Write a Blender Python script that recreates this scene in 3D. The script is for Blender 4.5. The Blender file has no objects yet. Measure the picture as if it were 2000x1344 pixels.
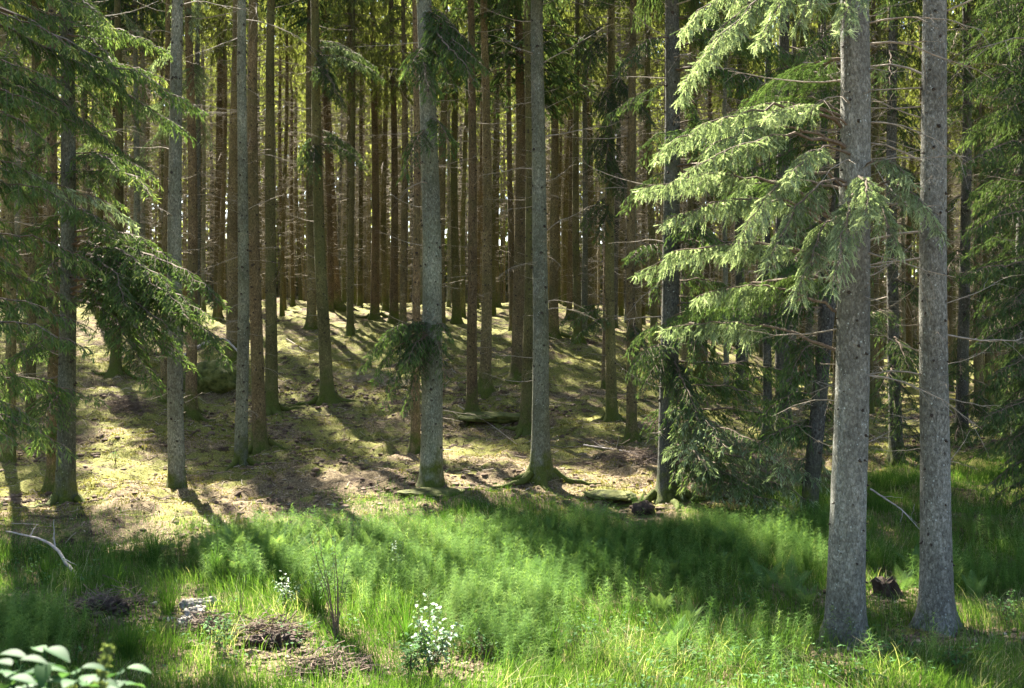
import bpy, math, random
import numpy as np
from mathutils import Vector
R = math.radians
rng = np.random.default_rng(11)
# ---------------------------------------------------------------- camera, sky, sun, exposure
sc = bpy.context.scene
COL = sc.collection
SUN_EL, SUN_AZ = R(47), R(-25)          # azimuth from +Y (view direction), negative = left
cam = bpy.data.objects.new('camera', bpy.data.cameras.new('camera'))
COL.objects.link(cam)
cam.location = (0, 0, 0)
cam.rotation_euler = (R(90), 0, 0)
cam.data.sensor_width = 36.0
cam.data.lens = 40.0
cam.data.clip_start = 0.1
cam.data.clip_end = 3000
cam.data.dof.use_dof = True; cam.data.dof.focus_distance = 19.0; cam.data.dof.aperture_fstop = 2.8
sc.camera = cam
world = bpy.data.worlds.new('World'); sc.world = world; world.use_nodes = True
wn = world.node_tree.nodes; wl = world.node_tree.links
sky = wn.new('ShaderNodeTexSky'); sky.sky_type = 'NISHITA'; sky.sun_disc = False
sky.sun_elevation = SUN_EL; sky.sun_rotation = SUN_AZ
sky.air_density = 1.0; sky.dust_density = 1.5
wn['Background'].inputs['Strength'].default_value = 0.05
wl.new(sky.outputs['Color'], wn['Background'].inputs['Color'])
sun = bpy.data.objects.new('sun', bpy.data.lights.new('sun', 'SUN')); COL.objects.link(sun)
SDIR = np.array([math.sin(SUN_AZ) * math.cos(SUN_EL), math.cos(SUN_AZ) * math.cos(SUN_EL), math.sin(SUN_EL)])
sun.rotation_euler = Vector(SDIR).to_track_quat('Z', 'Y').to_euler()
sun.data.energy = 5.0; sun.data.angle = R(0.53); sun.data.color = (1.0, 0.93, 0.80)
sc.view_settings.view_transform = 'Standard'; sc.view_settings.look = 'None'
sc.view_settings.exposure = 3.25; sc.view_settings.gamma = 1.0
sc.cycles.max_bounces = 6; sc.cycles.diffuse_bounces = 4; sc.cycles.transmission_bounces = 4
sc.cycles.glossy_bounces = 2; sc.cycles.sample_clamp_indirect = 4.0

F = 2000 * 40.0 / 36.0
# ---------------------------------------------------------------- noise and terrain
_T = np.random.default_rng(5).random((256, 256))
def vnoise(x, y):
    xi = np.floor(x).astype(int); yi = np.floor(y).astype(int)
    fx = x - xi; fy = y - yi
    fx = fx * fx * (3 - 2 * fx); fy = fy * fy * (3 - 2 * fy)
    a = _T[xi & 255, yi & 255]; b = _T[(xi + 1) & 255, yi & 255]
    c = _T[xi & 255, (yi + 1) & 255]; d = _T[(xi + 1) & 255, (yi + 1) & 255]
    return (a * (1 - fx) + b * fx) * (1 - fy) + (c * (1 - fx) + d * fx) * fy
def fbm(x, y, o=4):
    s = 0; a = 1; t = 0
    for i in range(o):
        s = s + a * (vnoise(x * 2 ** i + 17.3 * i, y * 2 ** i + 9.1 * i) - 0.5); t += a; a *= 0.5
    return s / t * 2          # about -1..1
HD = [-30, 0, 3, 5, 7, 9, 11.5, 13.3, 15.7, 19, 21, 23.5, 26.5, 30, 33.5, 37.5, 42, 48, 56, 66, 80, 120, 700]
HC = [-1.6, -1.6, -1.7, -2.0, -2.7, -3.3, -3.48, -3.47, -3.4, -3.22, -3.1, -2.93, -2.72, -2.4, -1.93, -1.31, -.53, .475, 1.56, 2.25, 2.5, 2.5, 2.5]
HR = [-1.6, -1.6, -1.7, -2.0, -2.7, -3.3, -3.48, -3.47, -3.4, -3.22, -3.1, -2.96, -2.8, -2.66, -2.55, -2.4, -2.2, -2.0, -1.8, -1.6, -1.3, -.9, -.5]
def hbase(x, y):
    u = x / np.maximum(y, 5.0)
    w = np.clip((u - 0.04) / 0.26, 0, 1); w = w * w * (3 - 2 * w)
    return np.interp(y, HD, HC) * (1 - w) + np.interp(y, HD, HR) * w
def hmound(x, y):
    inner = np.clip((y - 17) / 5, 0, 1)
    a = 0.09 + 0.14 * inner
    m = a * fbm(x * 0.45 + 3, y * 0.45, 3) + 0.30 * fbm(x * 0.13, y * 0.13 + 7, 2) * inner
    m += 0.21 * np.clip(fbm(x * 1.3, y * 1.3 + 40, 3), 0, 1) * (0.3 + inner)
    m += 0.06 * fbm(x * 4.2, y * 4.2, 3) * (0.3 + 0.7 * inner)
    return m * np.clip((y - 5) / 4, 0.2, 1)
def H(x, y):
    x = np.asarray(x, float); y = np.asarray(y, float)
    return hbase(x, y) + hmound(x, y)
def p2g(px, py):
    """the ground point seen at a photograph pixel"""
    u = (px - 1000) / F; k = (672 - py) / F
    ds = np.linspace(9, 140, 3000)
    f = k * ds - H(u * ds, ds)
    i = np.where(f < 0)[0]
    d = ds[i[0]] if len(i) else 60.0
    return np.array([u * d, d, float(H(u * d, d))])

# sunlit and shaded places read off the photograph (weight, pixel); the crowns overhead are sized to suit
L_ = [(3,230,880),(3,280,905),(2,200,900),(2,170,880),(3,300,980),(2,250,960),(3,380,975),(2,450,985),(2,480,1010),(2,340,1010),(2,420,1000),(2,200,670),(2,160,690),(1,560,690),(1,570,650),(1,615,720),(2,750,835),(1,690,850),
  (2,990,820),(1,1150,850),(1,1100,745),(1,1180,770),(1,1110,720),(1,1250,880),(1,1180,870),(1,640,850),(1,980,1000),(1,950,980),(1,1180,965),(1,1440,1040),(1,1390,1020),(1,1500,1050),(1,1800,1040),(1,1980,935),(1,600,590),(1,900,640),(1,1340,790),(1,1700,760),(1,1560,700),
  (3,650,1080),(2,600,1075),(2,560,1080),(3,520,1095),(2,480,1080),(2,420,1065),(1,360,1065),(2,700,1110),(2,680,1070),(2,720,1160),(2,760,1190),(1,230,1150),(2,1060,1160),(2,1000,1150),(2,920,1190),(1,450,1200),(1,520,1180),(2,850,1210),(2,1000,1230),(1,1000,1300),(1,900,1260),(1,640,1160),(1,1540,1150),(1,1130,1200),(1,700,1230),(1,400,1130),(1,560,1140),(1,600,1220)]
D_ = [(2,870,1060),(2,930,1040),(2,1000,1060),(2,1060,1080),(2,1130,1080),(2,1200,1100),(2,1290,1100),(2,1360,1120),(1,1430,1130),(1,1000,1110),(2,1250,1060),(1,1100,1040),(1,1350,1080),(1,1450,1190),(1,1300,1170),(1,1200,1140),
  (2,60,1020),(2,40,1090),(1,120,1060),(1,60,1170),(1,180,1100),(2,1750,1090),(2,1900,1060),(1,1950,1120),(1,1880,1130),(1,1750,1200),(1,1950,1200),(1,1550,1270),(1,1750,1290),(1,1350,1260),(1,300,1280),(1,500,1310),
  (2,600,930),(2,680,900),(2,740,930),(2,650,960),(1,560,890),(1,720,960),(2,900,910),(1,960,930),(1,1130,920),(2,200,760),(1,280,800),(1,240,830),(2,720,750),(1,780,700),(1,880,750),(2,1250,760),(2,1380,880),(1,1480,900),(1,560,780),(1,430,820),(1,1200,930),(1,690,790),(1,1300,700),(1,1000,700),(1,640,660),(1,1150,650),(1,1420,820),(1,1600,850),(1,1700,900),(1,820,850)]
PTS = [(w_, p2g(a_, b_), 1) for w_, a_, b_ in L_] + [(w_ * 1.5, p2g(a_, b_), 0) for w_, a_, b_ in D_]
PTS += [(4, np.array([(a_ - 1000) / F * d_, d_, (672 - b_) / F * d_]), 1) for a_, b_, d_ in [(1300,300,12.9),(1360,330,12.3),(1450,260,13.4),(1450,440,12.2),(1550,540,11.8),(1620,500,11.4),(1700,350,12),(1830,440,12),(1760,320,12.6),(1560,350,12.3),(1500,300,12.6),
    (1340,60,12.5),(1345,190,12.3),(1450,120,12),(1255,370,13.5),(1250,520,13.8),(1330,440,13.1),(1420,480,13),(1560,50,11.8),(700,110,33),(650,300,33),(250,400,18),(150,150,17),(350,600,20)]]
PW = np.array([p_[0] for p_ in PTS], float); PP = np.array([p_[1] for p_ in PTS]); PL = np.array([p_[2] for p_ in PTS])
CROWNS = []     # (x, y, z0, crown base, top, radius at full size)
LEV = [(.12, 0), (.12, 3), (.5, 0), (.8, 0), (.8, 3), (1.15, 0), (1.15, 3), (1.5, 0), (1.5, 3)]
def fit_crowns(c):
    h = SDIR[:2]; hh = h @ h; cov = np.zeros((len(c), len(LEV), len(PP)), bool)
    for i, (x, y, z, cb, ht, R_) in enumerate(c):
        rel = np.array([x, y]) - PP[:, :2]; s_ = (rel @ h) / hh; d = np.linalg.norm(rel - s_[:, None] * h, axis=1); zz = PP[:, 2] + s_ * SDIR[2] - z
        for j, (sc_, up) in enumerate(LEV):
            f = 1 - (zz - cb - up) / (ht - cb - up); rr = .9 * R_ * sc_ * np.clip(f, 0, 1) ** .7 + .12
            cov[i, j] = (s_ > 0) & (zz > cb + up - .7) & (zz < ht) & (d < rr)
    rg = np.random.default_rng(4); lev = rg.choice([2, 3, 4, 5], len(c)); tot = cov[np.arange(len(c)), lev].sum(0)
    def cost(t): return (PW * np.where(PL == 1, np.minimum(t, 2) * 1.0, (t == 0) * 1.0 + (t == 1) * .45)).sum()
    pref = np.array([.25, .25, .06, 0, 0, .02, .02, .1, .1])
    for it in range(7):
        for i in rg.permutation(len(c)):
            t0 = tot - cov[i, lev[i]]; cs_ = [cost(t0 + cov[i, j]) + pref[j] for j in range(len(LEV))]; b = int(np.argmin(cs_)); lev[i] = b; tot = t0 + cov[i, b]
    print('sun plan: lit ok %d/%d, shade ok %d/%d' % (((tot == 0) & (PL == 1)).sum(), (PL == 1).sum(), ((tot > 0) & (PL == 0)).sum(), (PL == 0).sum()))
    return lev
# ---------------------------------------------------------------- materials
def nt(name):
    m = bpy.data.materials.new(name); m.use_nodes = True
    m.node_tree.nodes.clear()
    return m, m.node_tree.nodes, m.node_tree.links
def node(N, t, **kw):
    n = N.new(t)
    for k, v in kw.items(): setattr(n, k, v)
    return n
def ramp(N, stops):
    r = N.new('ShaderNodeValToRGB'); e = r.color_ramp.elements
    while len(e) < len(stops): e.new(0.5)
    for i, (p, c) in enumerate(stops):
        e[i].position = p; e[i].color = (c[0], c[1], c[2], 1)
    return r
def leaf_mat(name, stops, trans=0.45, tcol=(1.0, 0.95, 0.5), tgain=1.5, rough=0.8, spec=0.05, noise_scale=1.2):
    m, N, L = nt(name)
    out = N.new('ShaderNodeOutputMaterial')
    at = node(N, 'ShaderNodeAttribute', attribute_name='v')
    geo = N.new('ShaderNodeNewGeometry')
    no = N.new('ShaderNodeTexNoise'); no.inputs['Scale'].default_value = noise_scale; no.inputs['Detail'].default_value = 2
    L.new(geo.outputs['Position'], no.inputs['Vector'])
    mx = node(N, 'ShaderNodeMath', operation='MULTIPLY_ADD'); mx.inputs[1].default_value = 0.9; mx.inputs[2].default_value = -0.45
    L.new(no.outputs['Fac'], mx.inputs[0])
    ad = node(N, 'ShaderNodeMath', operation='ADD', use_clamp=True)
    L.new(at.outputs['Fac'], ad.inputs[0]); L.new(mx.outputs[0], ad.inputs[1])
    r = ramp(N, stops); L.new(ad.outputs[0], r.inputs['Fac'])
    b = N.new('ShaderNodeBsdfPrincipled'); b.inputs['Roughness'].default_value = rough
    b.inputs['Specular IOR Level'].default_value = spec
    L.new(r.outputs['Color'], b.inputs['Base Color'])
    tm = node(N, 'ShaderNodeMix', data_type='RGBA', blend_type='MULTIPLY'); tm.inputs[0].default_value = 1.0
    L.new(r.outputs['Color'], tm.inputs[6]); tm.inputs[7].default_value = (tcol[0] * tgain, tcol[1] * tgain, tcol[2] * tgain, 1)
    t = N.new('ShaderNodeBsdfTranslucent'); L.new(tm.outputs[2], t.inputs['Color'])
    mix = N.new('ShaderNodeMixShader'); mix.inputs[0].default_value = trans
    L.new(b.outputs[0], mix.inputs[1]); L.new(t.outputs[0], mix.inputs[2]); L.new(mix.outputs[0], out.inputs['Surface'])
    return m
def bark_mat(name, c1, c2, c3, moss=(0.06, 0.075, 0.012), mossh=0.55, lichen=0.0, side_moss=0.0, bump=1.0):
    m, N, L = nt(name)
    out = N.new('ShaderNodeOutputMaterial'); b = N.new('ShaderNodeBsdfPrincipled'); L.new(b.outputs[0], out.inputs['Surface'])
    b.inputs['Roughness'].default_value = 0.9; b.inputs['Specular IOR Level'].default_value = 0.15
    tc = N.new('ShaderNodeTexCoord'); oi = N.new('ShaderNodeObjectInfo')
    off = node(N, 'ShaderNodeVectorMath', operation='ADD')
    rs = node(N, 'ShaderNodeMath', operation='MULTIPLY'); rs.inputs[1].default_value = 50
    L.new(oi.outputs['Random'], rs.inputs[0]); L.new(tc.outputs['Object'], off.inputs[0]); L.new(rs.outputs[0], off.inputs[1])
    mp = N.new('ShaderNodeMapping'); mp.inputs['Scale'].default_value = (1, 1, 0.55); L.new(off.outputs[0], mp.inputs[0])
    def noise(sc_, det=4, vec=mp.outputs[0], r=0.6):
        n = N.new('ShaderNodeTexNoise'); n.inputs['Scale'].default_value = sc_; n.inputs['Detail'].default_value = det
        n.inputs['Roughness'].default_value = r; L.new(vec, n.inputs['Vector']); return n
    n1 = noise(3.0, 3); n2 = noise(38, 6, r=0.7)
    wn_ = noise(14, 3); wv = node(N, 'ShaderNodeVectorMath', operation='MULTIPLY_ADD'); wv.inputs[1].default_value = (.05, .05, .05); L.new(wn_.outputs['Color'], wv.inputs[0]); L.new(mp.outputs[0], wv.inputs[2])
    vo = node(N, 'ShaderNodeTexVoronoi', feature='DISTANCE_TO_EDGE'); vo.inputs['Scale'].default_value = 34; L.new(wv.outputs[0], vo.inputs['Vector'])
    vc = N.new('ShaderNodeTexVoronoi'); vc.inputs['Scale'].default_value = 34; L.new(wv.outputs[0], vc.inputs['Vector'])
    big = noise(1.1, 5)
    r1 = ramp(N, [(0.36, c1), (0.64, c2)]); L.new(n1.outputs['Fac'], r1.inputs['Fac'])
    r2 = ramp(N, [(0.38, (0, 0, 0)), (0.66, (1, 1, 1))]); L.new(n2.outputs['Fac'], r2.inputs['Fac'])
    m1 = node(N, 'ShaderNodeMix', data_type='RGBA'); L.new(r2.outputs['Color'], m1.inputs[0])
    m1.inputs[6].default_value = (*c3, 1); L.new(r1.outputs['Color'], m1.inputs[7])
    # flakes
    vd = ramp(N, [(0.0, (0.42, 0.40, 0.38)), (0.13, (1, 1, 1))]); L.new(vo.outputs['Distance'], vd.inputs['Fac'])
    m2 = node(N, 'ShaderNodeMix', data_type='RGBA', blend_type='MULTIPLY'); m2.inputs[0].default_value = 0.5
    sv = N.new('ShaderNodeSeparateColor'); L.new(vc.outputs['Color'], sv.inputs[0])
    pl = node(N, 'ShaderNodeMapRange'); pl.inputs['To Min'].default_value = .72; pl.inputs['To Max'].default_value = 1.25; L.new(sv.outputs[0], pl.inputs['Value'])
    bl = node(N, 'ShaderNodeMapRange'); bl.inputs['From Min'].default_value = .3; bl.inputs['From Max'].default_value = .7; bl.inputs['To Min'].default_value = .62; bl.inputs['To Max'].default_value = 1.4; L.new(big.outputs['Fac'], bl.inputs['Value'])
    pb = node(N, 'ShaderNodeMath', operation='MULTIPLY'); L.new(pl.outputs[0], pb.inputs[0]); L.new(bl.outputs[0], pb.inputs[1])
    hs = N.new('ShaderNodeHueSaturation'); L.new(pb.outputs[0], hs.inputs['Value']); L.new(m1.outputs[2], hs.inputs['Color'])
    L.new(hs.outputs['Color'], m2.inputs[6]); L.new(vd.outputs['Color'], m2.inputs[7])
    hv = N.new('ShaderNodeHueSaturation'); vr = node(N, 'ShaderNodeMapRange'); vr.inputs['To Min'].default_value = 0.68; vr.inputs['To Max'].default_value = 1.32
    hr = node(N, 'ShaderNodeMapRange'); hr.inputs['To Min'].default_value = .54; hr.inputs['To Max'].default_value = .50; hm_ = node(N, 'ShaderNodeMath', operation='FRACT'); h7 = node(N, 'ShaderNodeMath', operation='MULTIPLY'); h7.inputs[1].default_value = 7.3; L.new(oi.outputs['Random'], h7.inputs[0]); L.new(h7.outputs[0], hm_.inputs[0]); L.new(hm_.outputs[0], hr.inputs['Value']); L.new(hr.outputs[0], hv.inputs['Hue'])
    L.new(oi.outputs['Random'], vr.inputs['Value']); L.new(vr.outputs[0], hv.inputs['Value']); L.new(m2.outputs[2], hv.inputs['Color'])
    cur = hv.outputs['Color']
    if lichen > 0:
        ln = noise(9, 3, off.outputs[0], 0.5); lv = N.new('ShaderNodeTexVoronoi'); lv.inputs['Scale'].default_value = 22; L.new(off.outputs[0], lv.inputs['Vector'])
        lsub = node(N, 'ShaderNodeMath', operation='MULTIPLY_ADD'); lsub.inputs[1].default_value = -1.0; L.new(lv.outputs['Distance'], lsub.inputs[0]); L.new(ln.outputs['Fac'], lsub.inputs[2])
        lr = ramp(N, [(0.47 - 0.1 * lichen, (0, 0, 0)), (0.52 - 0.1 * lichen, (.75, .75, .75))]); L.new(lsub.outputs[0], lr.inputs['Fac'])
        m3 = node(N, 'ShaderNodeMix', data_type='RGBA'); L.new(lr.outputs['Color'], m3.inputs[0]); L.new(cur, m3.inputs[6])
        m3.inputs[7].default_value = (0.42, 0.46, 0.42, 1); cur = m3.outputs[2]
    # moss climbing the foot
    sp = N.new('ShaderNodeSeparateXYZ'); L.new(tc.outputs['Object'], sp.inputs[0])
    mn = noise(4.5, 5, off.outputs[0])
    ma = node(N, 'ShaderNodeMath', operation='MULTIPLY_ADD'); ma.inputs[1].default_value = -2.6; L.new(mn.outputs['Fac'], ma.inputs[0]); L.new(sp.outputs['Z'], ma.inputs[2])
    mr = node(N, 'ShaderNodeMapRange'); mr.inputs['From Min'].default_value = mossh - 1.0; mr.inputs['From Max'].default_value = mossh - 1.75
    L.new(ma.outputs[0], mr.inputs['Value'])
    m4 = node(N, 'ShaderNodeMix', data_type='RGBA'); L.new(mr.outputs[0], m4.inputs[0]); L.new(cur, m4.inputs[6])
    mc = ramp(N, [(0.3, tuple(0.5 * c for c in moss)), (0.7, tuple(1.6 * c for c in moss))]); L.new(n2.outputs['Fac'], mc.inputs['Fac']); L.new(mc.outputs['Color'], m4.inputs[7])
    cur = m4.outputs[2]
    if side_moss > 0:
        sn = noise(1.3, 4, off.outputs[0]); sr = ramp(N, [(0.42, (0, 0, 0)), (0.68, (side_moss,) * 3)]); L.new(sn.outputs['Fac'], sr.inputs['Fac'])
        m5 = node(N, 'ShaderNodeMix', data_type='RGBA'); L.new(sr.outputs['Color'], m5.inputs[0]); L.new(cur, m5.inputs[6]); m5.inputs[7].default_value = (0.085, 0.095, 0.03, 1); cur = m5.outputs[2]
    L.new(cur, b.inputs['Base Color'])
    ha = node(N, 'ShaderNodeMath', operation='ADD'); L.new(n2.outputs['Fac'], ha.inputs[0]); 
    hm = node(N, 'ShaderNodeMath', operation='MULTIPLY'); hm.inputs[1].default_value = 0.7; L.new(vo.outputs['Distance'], hm.inputs[0]); L.new(hm.outputs[0], ha.inputs[1])
    bp = N.new('ShaderNodeBump'); bp.inputs['Strength'].default_value = 0.9 * bump; bp.inputs['Distance'].default_value = 0.02
    L.new(ha.outputs[0], bp.inputs['Height']); L.new(bp.outputs[0], b.inputs['Normal'])
    return m
def flat_mat(name, stops, scale=8, rough=0.9, bump=0.4, dist=0.02, spec=0.2, attr=False):
    m, N, L = nt(name)
    out = N.new('ShaderNodeOutputMaterial'); b = N.new('ShaderNodeBsdfPrincipled'); L.new(b.outputs[0], out.inputs['Surface'])
    b.inputs['Roughness'].default_value = rough; b.inputs['Specular IOR Level'].default_value = spec
    tc = N.new('ShaderNodeTexCoord'); n = N.new('ShaderNodeTexNoise'); n.inputs['Scale'].default_value = scale; n.inputs['Detail'].default_value = 6
    n.inputs['Roughness'].default_value = 0.65
    L.new(tc.outputs['Object'], n.inputs['Vector'])
    r = ramp(N, stops)
    if attr:
        at = node(N, 'ShaderNodeAttribute', attribute_name='v'); L.new(at.outputs['Fac'], r.inputs['Fac'])
    else: L.new(n.outputs['Fac'], r.inputs['Fac'])
    L.new(r.outputs['Color'], b.inputs['Base Color'])
    bp = N.new('ShaderNodeBump'); bp.inputs['Strength'].default_value = bump; bp.inputs['Distance'].default_value = dist
    L.new(n.outputs['Fac'], bp.inputs['Height']); L.new(bp.outputs[0], b.inputs['Normal'])
    return m
M = {}
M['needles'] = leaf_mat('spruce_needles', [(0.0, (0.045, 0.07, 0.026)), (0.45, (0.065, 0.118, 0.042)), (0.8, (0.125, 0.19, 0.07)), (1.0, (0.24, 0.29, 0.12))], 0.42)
M['fresh_lit'] = leaf_mat('spruce_needles_fresh_lit', [(0.0, (0.06, 0.09, 0.045)), (0.4, (0.15, 0.20, 0.11)), (0.75, (0.34, 0.41, 0.27)), (1.0, (0.52, 0.58, 0.43))], 0.42, tcol=(.97, 1.0, .56))  # paler needles: young growth, plus sunlight put into the colour of lit sprays
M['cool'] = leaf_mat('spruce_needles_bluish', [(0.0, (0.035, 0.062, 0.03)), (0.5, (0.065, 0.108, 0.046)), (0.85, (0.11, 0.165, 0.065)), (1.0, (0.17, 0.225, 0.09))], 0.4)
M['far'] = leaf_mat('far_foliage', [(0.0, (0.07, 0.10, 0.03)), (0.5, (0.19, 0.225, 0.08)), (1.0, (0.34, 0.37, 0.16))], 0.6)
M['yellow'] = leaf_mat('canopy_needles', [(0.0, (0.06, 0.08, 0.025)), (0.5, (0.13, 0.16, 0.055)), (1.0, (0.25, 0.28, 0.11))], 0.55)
M['twig'] = flat_mat('twig_wood', [(0.3, (0.07, 0.05, 0.035)), (0.7, (0.17, 0.13, 0.09))], 20)
M['dead'] = flat_mat('dead_twig_wood', [(0.3, (0.13, 0.11, 0.085)), (0.7, (0.34, 0.29, 0.22))], 14)
M['rust'] = flat_mat('dead_needle_twigs', [(0.3, (0.08, 0.055, 0.04)), (0.7, (0.2, 0.15, 0.11))], 14)
M['knot'] = flat_mat('knot_wood', [(0.3, (0.02, 0.016, 0.012)), (0.7, (0.055, 0.042, 0.03))], 30)
M['grey'] = bark_mat('bark_grey', (0.20, 0.195, 0.17), (0.31, 0.30, 0.265), (0.115, 0.105, 0.088), mossh=-0.15, lichen=.7)
M['green'] = bark_mat('bark_greenish_grey', (0.17, 0.175, 0.13), (0.25, 0.242, 0.185), (0.095, 0.09, 0.065), mossh=0.4, lichen=0.2, side_moss=0.25)
M['brown'] = bark_mat('bark_brown', (0.165, 0.118, 0.063), (0.235, 0.17, 0.095), (0.075, 0.05, 0.028), mossh=0.45, side_moss=0.35)
M['olive'] = bark_mat('bark_olive', (0.145, 0.117, 0.053), (0.2, 0.158, 0.076), (0.08, 0.062, 0.027), mossh=0.6, side_moss=0.6)
M['dark'] = bark_mat('bark_dark', (0.105, 0.10, 0.085), (0.15, 0.14, 0.12), (0.045, 0.042, 0.036), mossh=0.4, side_moss=0.3, lichen=0.1)
M['moss'] = leaf_mat('moss_tufts', [(0.0, (0.06, 0.065, 0.013)), (0.5, (0.14, 0.14, 0.03)), (1.0, (0.29, 0.27, 0.09))], 0.25, noise_scale=0.8)
M['grass'] = leaf_mat('grass_blades', [(0.0, (0.032, 0.075, 0.014)), (0.5, (0.075, 0.14, 0.026)), (0.85, (0.15, 0.215, 0.055)), (1.0, (0.40, 0.37, 0.22))], 0.42, tcol=(.9, 1.0, .45), noise_scale=0.5, rough=0.6)
M['horsetail'] = leaf_mat('horsetail_green', [(0.0, (0.045, 0.11, 0.022)), (0.5, (0.10, 0.19, 0.042)), (1.0, (0.22, 0.33, 0.10))], 0.5, noise_scale=0.6)
M['fern'] = leaf_mat('fern_green', [(0.0, (0.06, 0.12, 0.04)), (0.5, (0.10, 0.18, 0.06)), (1.0, (0.18, 0.26, 0.10))], 0.4)
M['leaf'] = leaf_mat('shrub_leaves', [(0.0, (0.04, 0.10, 0.03)), (0.5, (0.065, 0.15, 0.045)), (1.0, (0.12, 0.21, 0.075))], 0.35, rough=0.7, spec=0.08)
M['pale'] = leaf_mat('pale_leaves', [(0.0, (0.08, 0.16, 0.09)), (0.6, (0.13, 0.22, 0.13)), (1.0, (0.30, 0.37, 0.27))], 0.3, rough=0.45, spec=0.3)
M['broad'] = leaf_mat('broad_leaves', [(0.0, (0.018, 0.05, 0.018)), (0.5, (0.03, 0.08, 0.03)), (1.0, (0.055, 0.12, 0.045))], 0.4, rough=0.6, spec=.1)
M['seed'] = leaf_mat('seed_head', [(0.0, (0.09, 0.14, 0.05)), (1.0, (0.17, 0.22, 0.09))], 0.3)
M['litter'] = flat_mat('litter_bits', [(0.0, (0.07, 0.045, 0.03)), (0.5, (0.15, 0.105, 0.065)), (0.85, (0.30, 0.24, 0.17)), (1.0, (0.45, 0.38, 0.3))], attr=True)
M['stump'] = flat_mat('rotten_wood', [(0.3, (0.018, 0.013, 0.01)), (0.7, (0.07, 0.05, 0.035))], 9, bump=1.0, dist=0.05)
M['stone'] = flat_mat('pale_stone', [(0.35, (0.08, 0.075, 0.06)), (0.6, (0.33, 0.30, 0.25))], 9, bump=0.8, dist=0.03)
M['mossrock'] = flat_mat('mossy_rock', [(0.35, (0.03, 0.035, 0.012)), (0.5, (0.08, 0.09, 0.02)), (0.7, (0.15, 0.15, 0.05))], 5, bump=1.0, dist=0.06)
M['palewood'] = flat_mat('bare_pale_wood', [(0.3, (0.2, 0.17, 0.15)), (0.7, (0.42, 0.38, 0.34))], 12)
M['peat'] = flat_mat('dark_peat', [(0.35, (0.018, 0.013, 0.010)), (0.55, (0.06, 0.041, 0.03)), (0.72, (0.19, 0.135, 0.10))], 11, bump=1.0, dist=0.05)
def ground_mat():
    m, N, L = nt('forest_floor')
    out = N.new('ShaderNodeOutputMaterial'); b = N.new('ShaderNodeBsdfPrincipled'); L.new(b.outputs[0], out.inputs['Surface'])
    b.inputs['Roughness'].default_value = 0.95; b.inputs['Specular IOR Level'].default_value = 0.1
    g = N.new('ShaderNodeNewGeometry')
    def noise(s, d=5, r=0.6):
        n = N.new('ShaderNodeTexNoise'); n.inputs['Scale'].default_value = s; n.inputs['Detail'].default_value = d; n.inputs['Roughness'].default_value = r
        L.new(g.outputs['Position'], n.inputs['Vector']); return n
    a = noise(0.55, 4); c = noise(3.2, 5); f = noise(26, 6, 0.75); e = noise(1.4, 4, 0.7)
    moss = ramp(N, [(0.3, (0.05, 0.052, 0.012)), (0.5, (0.135, 0.135, 0.032)), (0.72, (0.31, 0.29, 0.11))]); L.new(f.outputs['Fac'], moss.inputs['Fac'])
    lit = ramp(N, [(0.3, (0.04, 0.027, 0.015)), (0.5, (0.13, 0.095, 0.052)), (0.72, (0.38, 0.32, 0.20))]); L.new(f.outputs['Fac'], lit.inputs['Fac'])
    ad = node(N, 'ShaderNodeMath', operation='MULTIPLY_ADD'); ad.inputs[1].default_value = 0.6; L.new(c.outputs['Fac'], ad.inputs[0]); L.new(a.outputs['Fac'], ad.inputs[2])
    at = node(N, 'ShaderNodeAttribute', attribute_name='v')
    ad2 = node(N, 'ShaderNodeMath', operation='ADD'); L.new(ad.outputs[0], ad2.inputs[0]); L.new(at.outputs['Fac'], ad2.inputs[1])
    k = ramp(N, [(0.80, (0, 0, 0)), (0.90, (1, 1, 1))]); L.new(ad2.outputs[0], k.inputs['Fac'])
    mx = node(N, 'ShaderNodeMix', data_type='RGBA'); L.new(k.outputs['Color'], mx.inputs[0]); L.new(lit.outputs['Color'], mx.inputs[6]); L.new(moss.outputs['Color'], mx.inputs[7])
    dk = ramp(N, [(0.36, (0, 0, 0)), (0.45, (1, 1, 1))]); L.new(e.outputs['Fac'], dk.inputs['Fac'])
    m2 = node(N, 'ShaderNodeMix', data_type='RGBA'); L.new(dk.outputs['Color'], m2.inputs[0]); m2.inputs[6].default_value = (0.04, 0.026, 0.018, 1); L.new(mx.outputs[2], m2.inputs[7])
    L.new(m2.outputs[2], b.inputs['Base Color'])
    s = node(N, 'ShaderNodeMath', operation='ADD'); L.new(f.outputs['Fac'], s.inputs[0]); L.new(c.outputs['Fac'], s.inputs[1])
    bp = N.new('ShaderNodeBump'); bp.inputs['Strength'].default_value = 0.8; bp.inputs['Distance'].default_value = 0.045
    L.new(s.outputs[0], bp.inputs['Height']); L.new(bp.outputs[0], b.inputs['Normal'])
    return m
M['ground'] = ground_mat()

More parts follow.
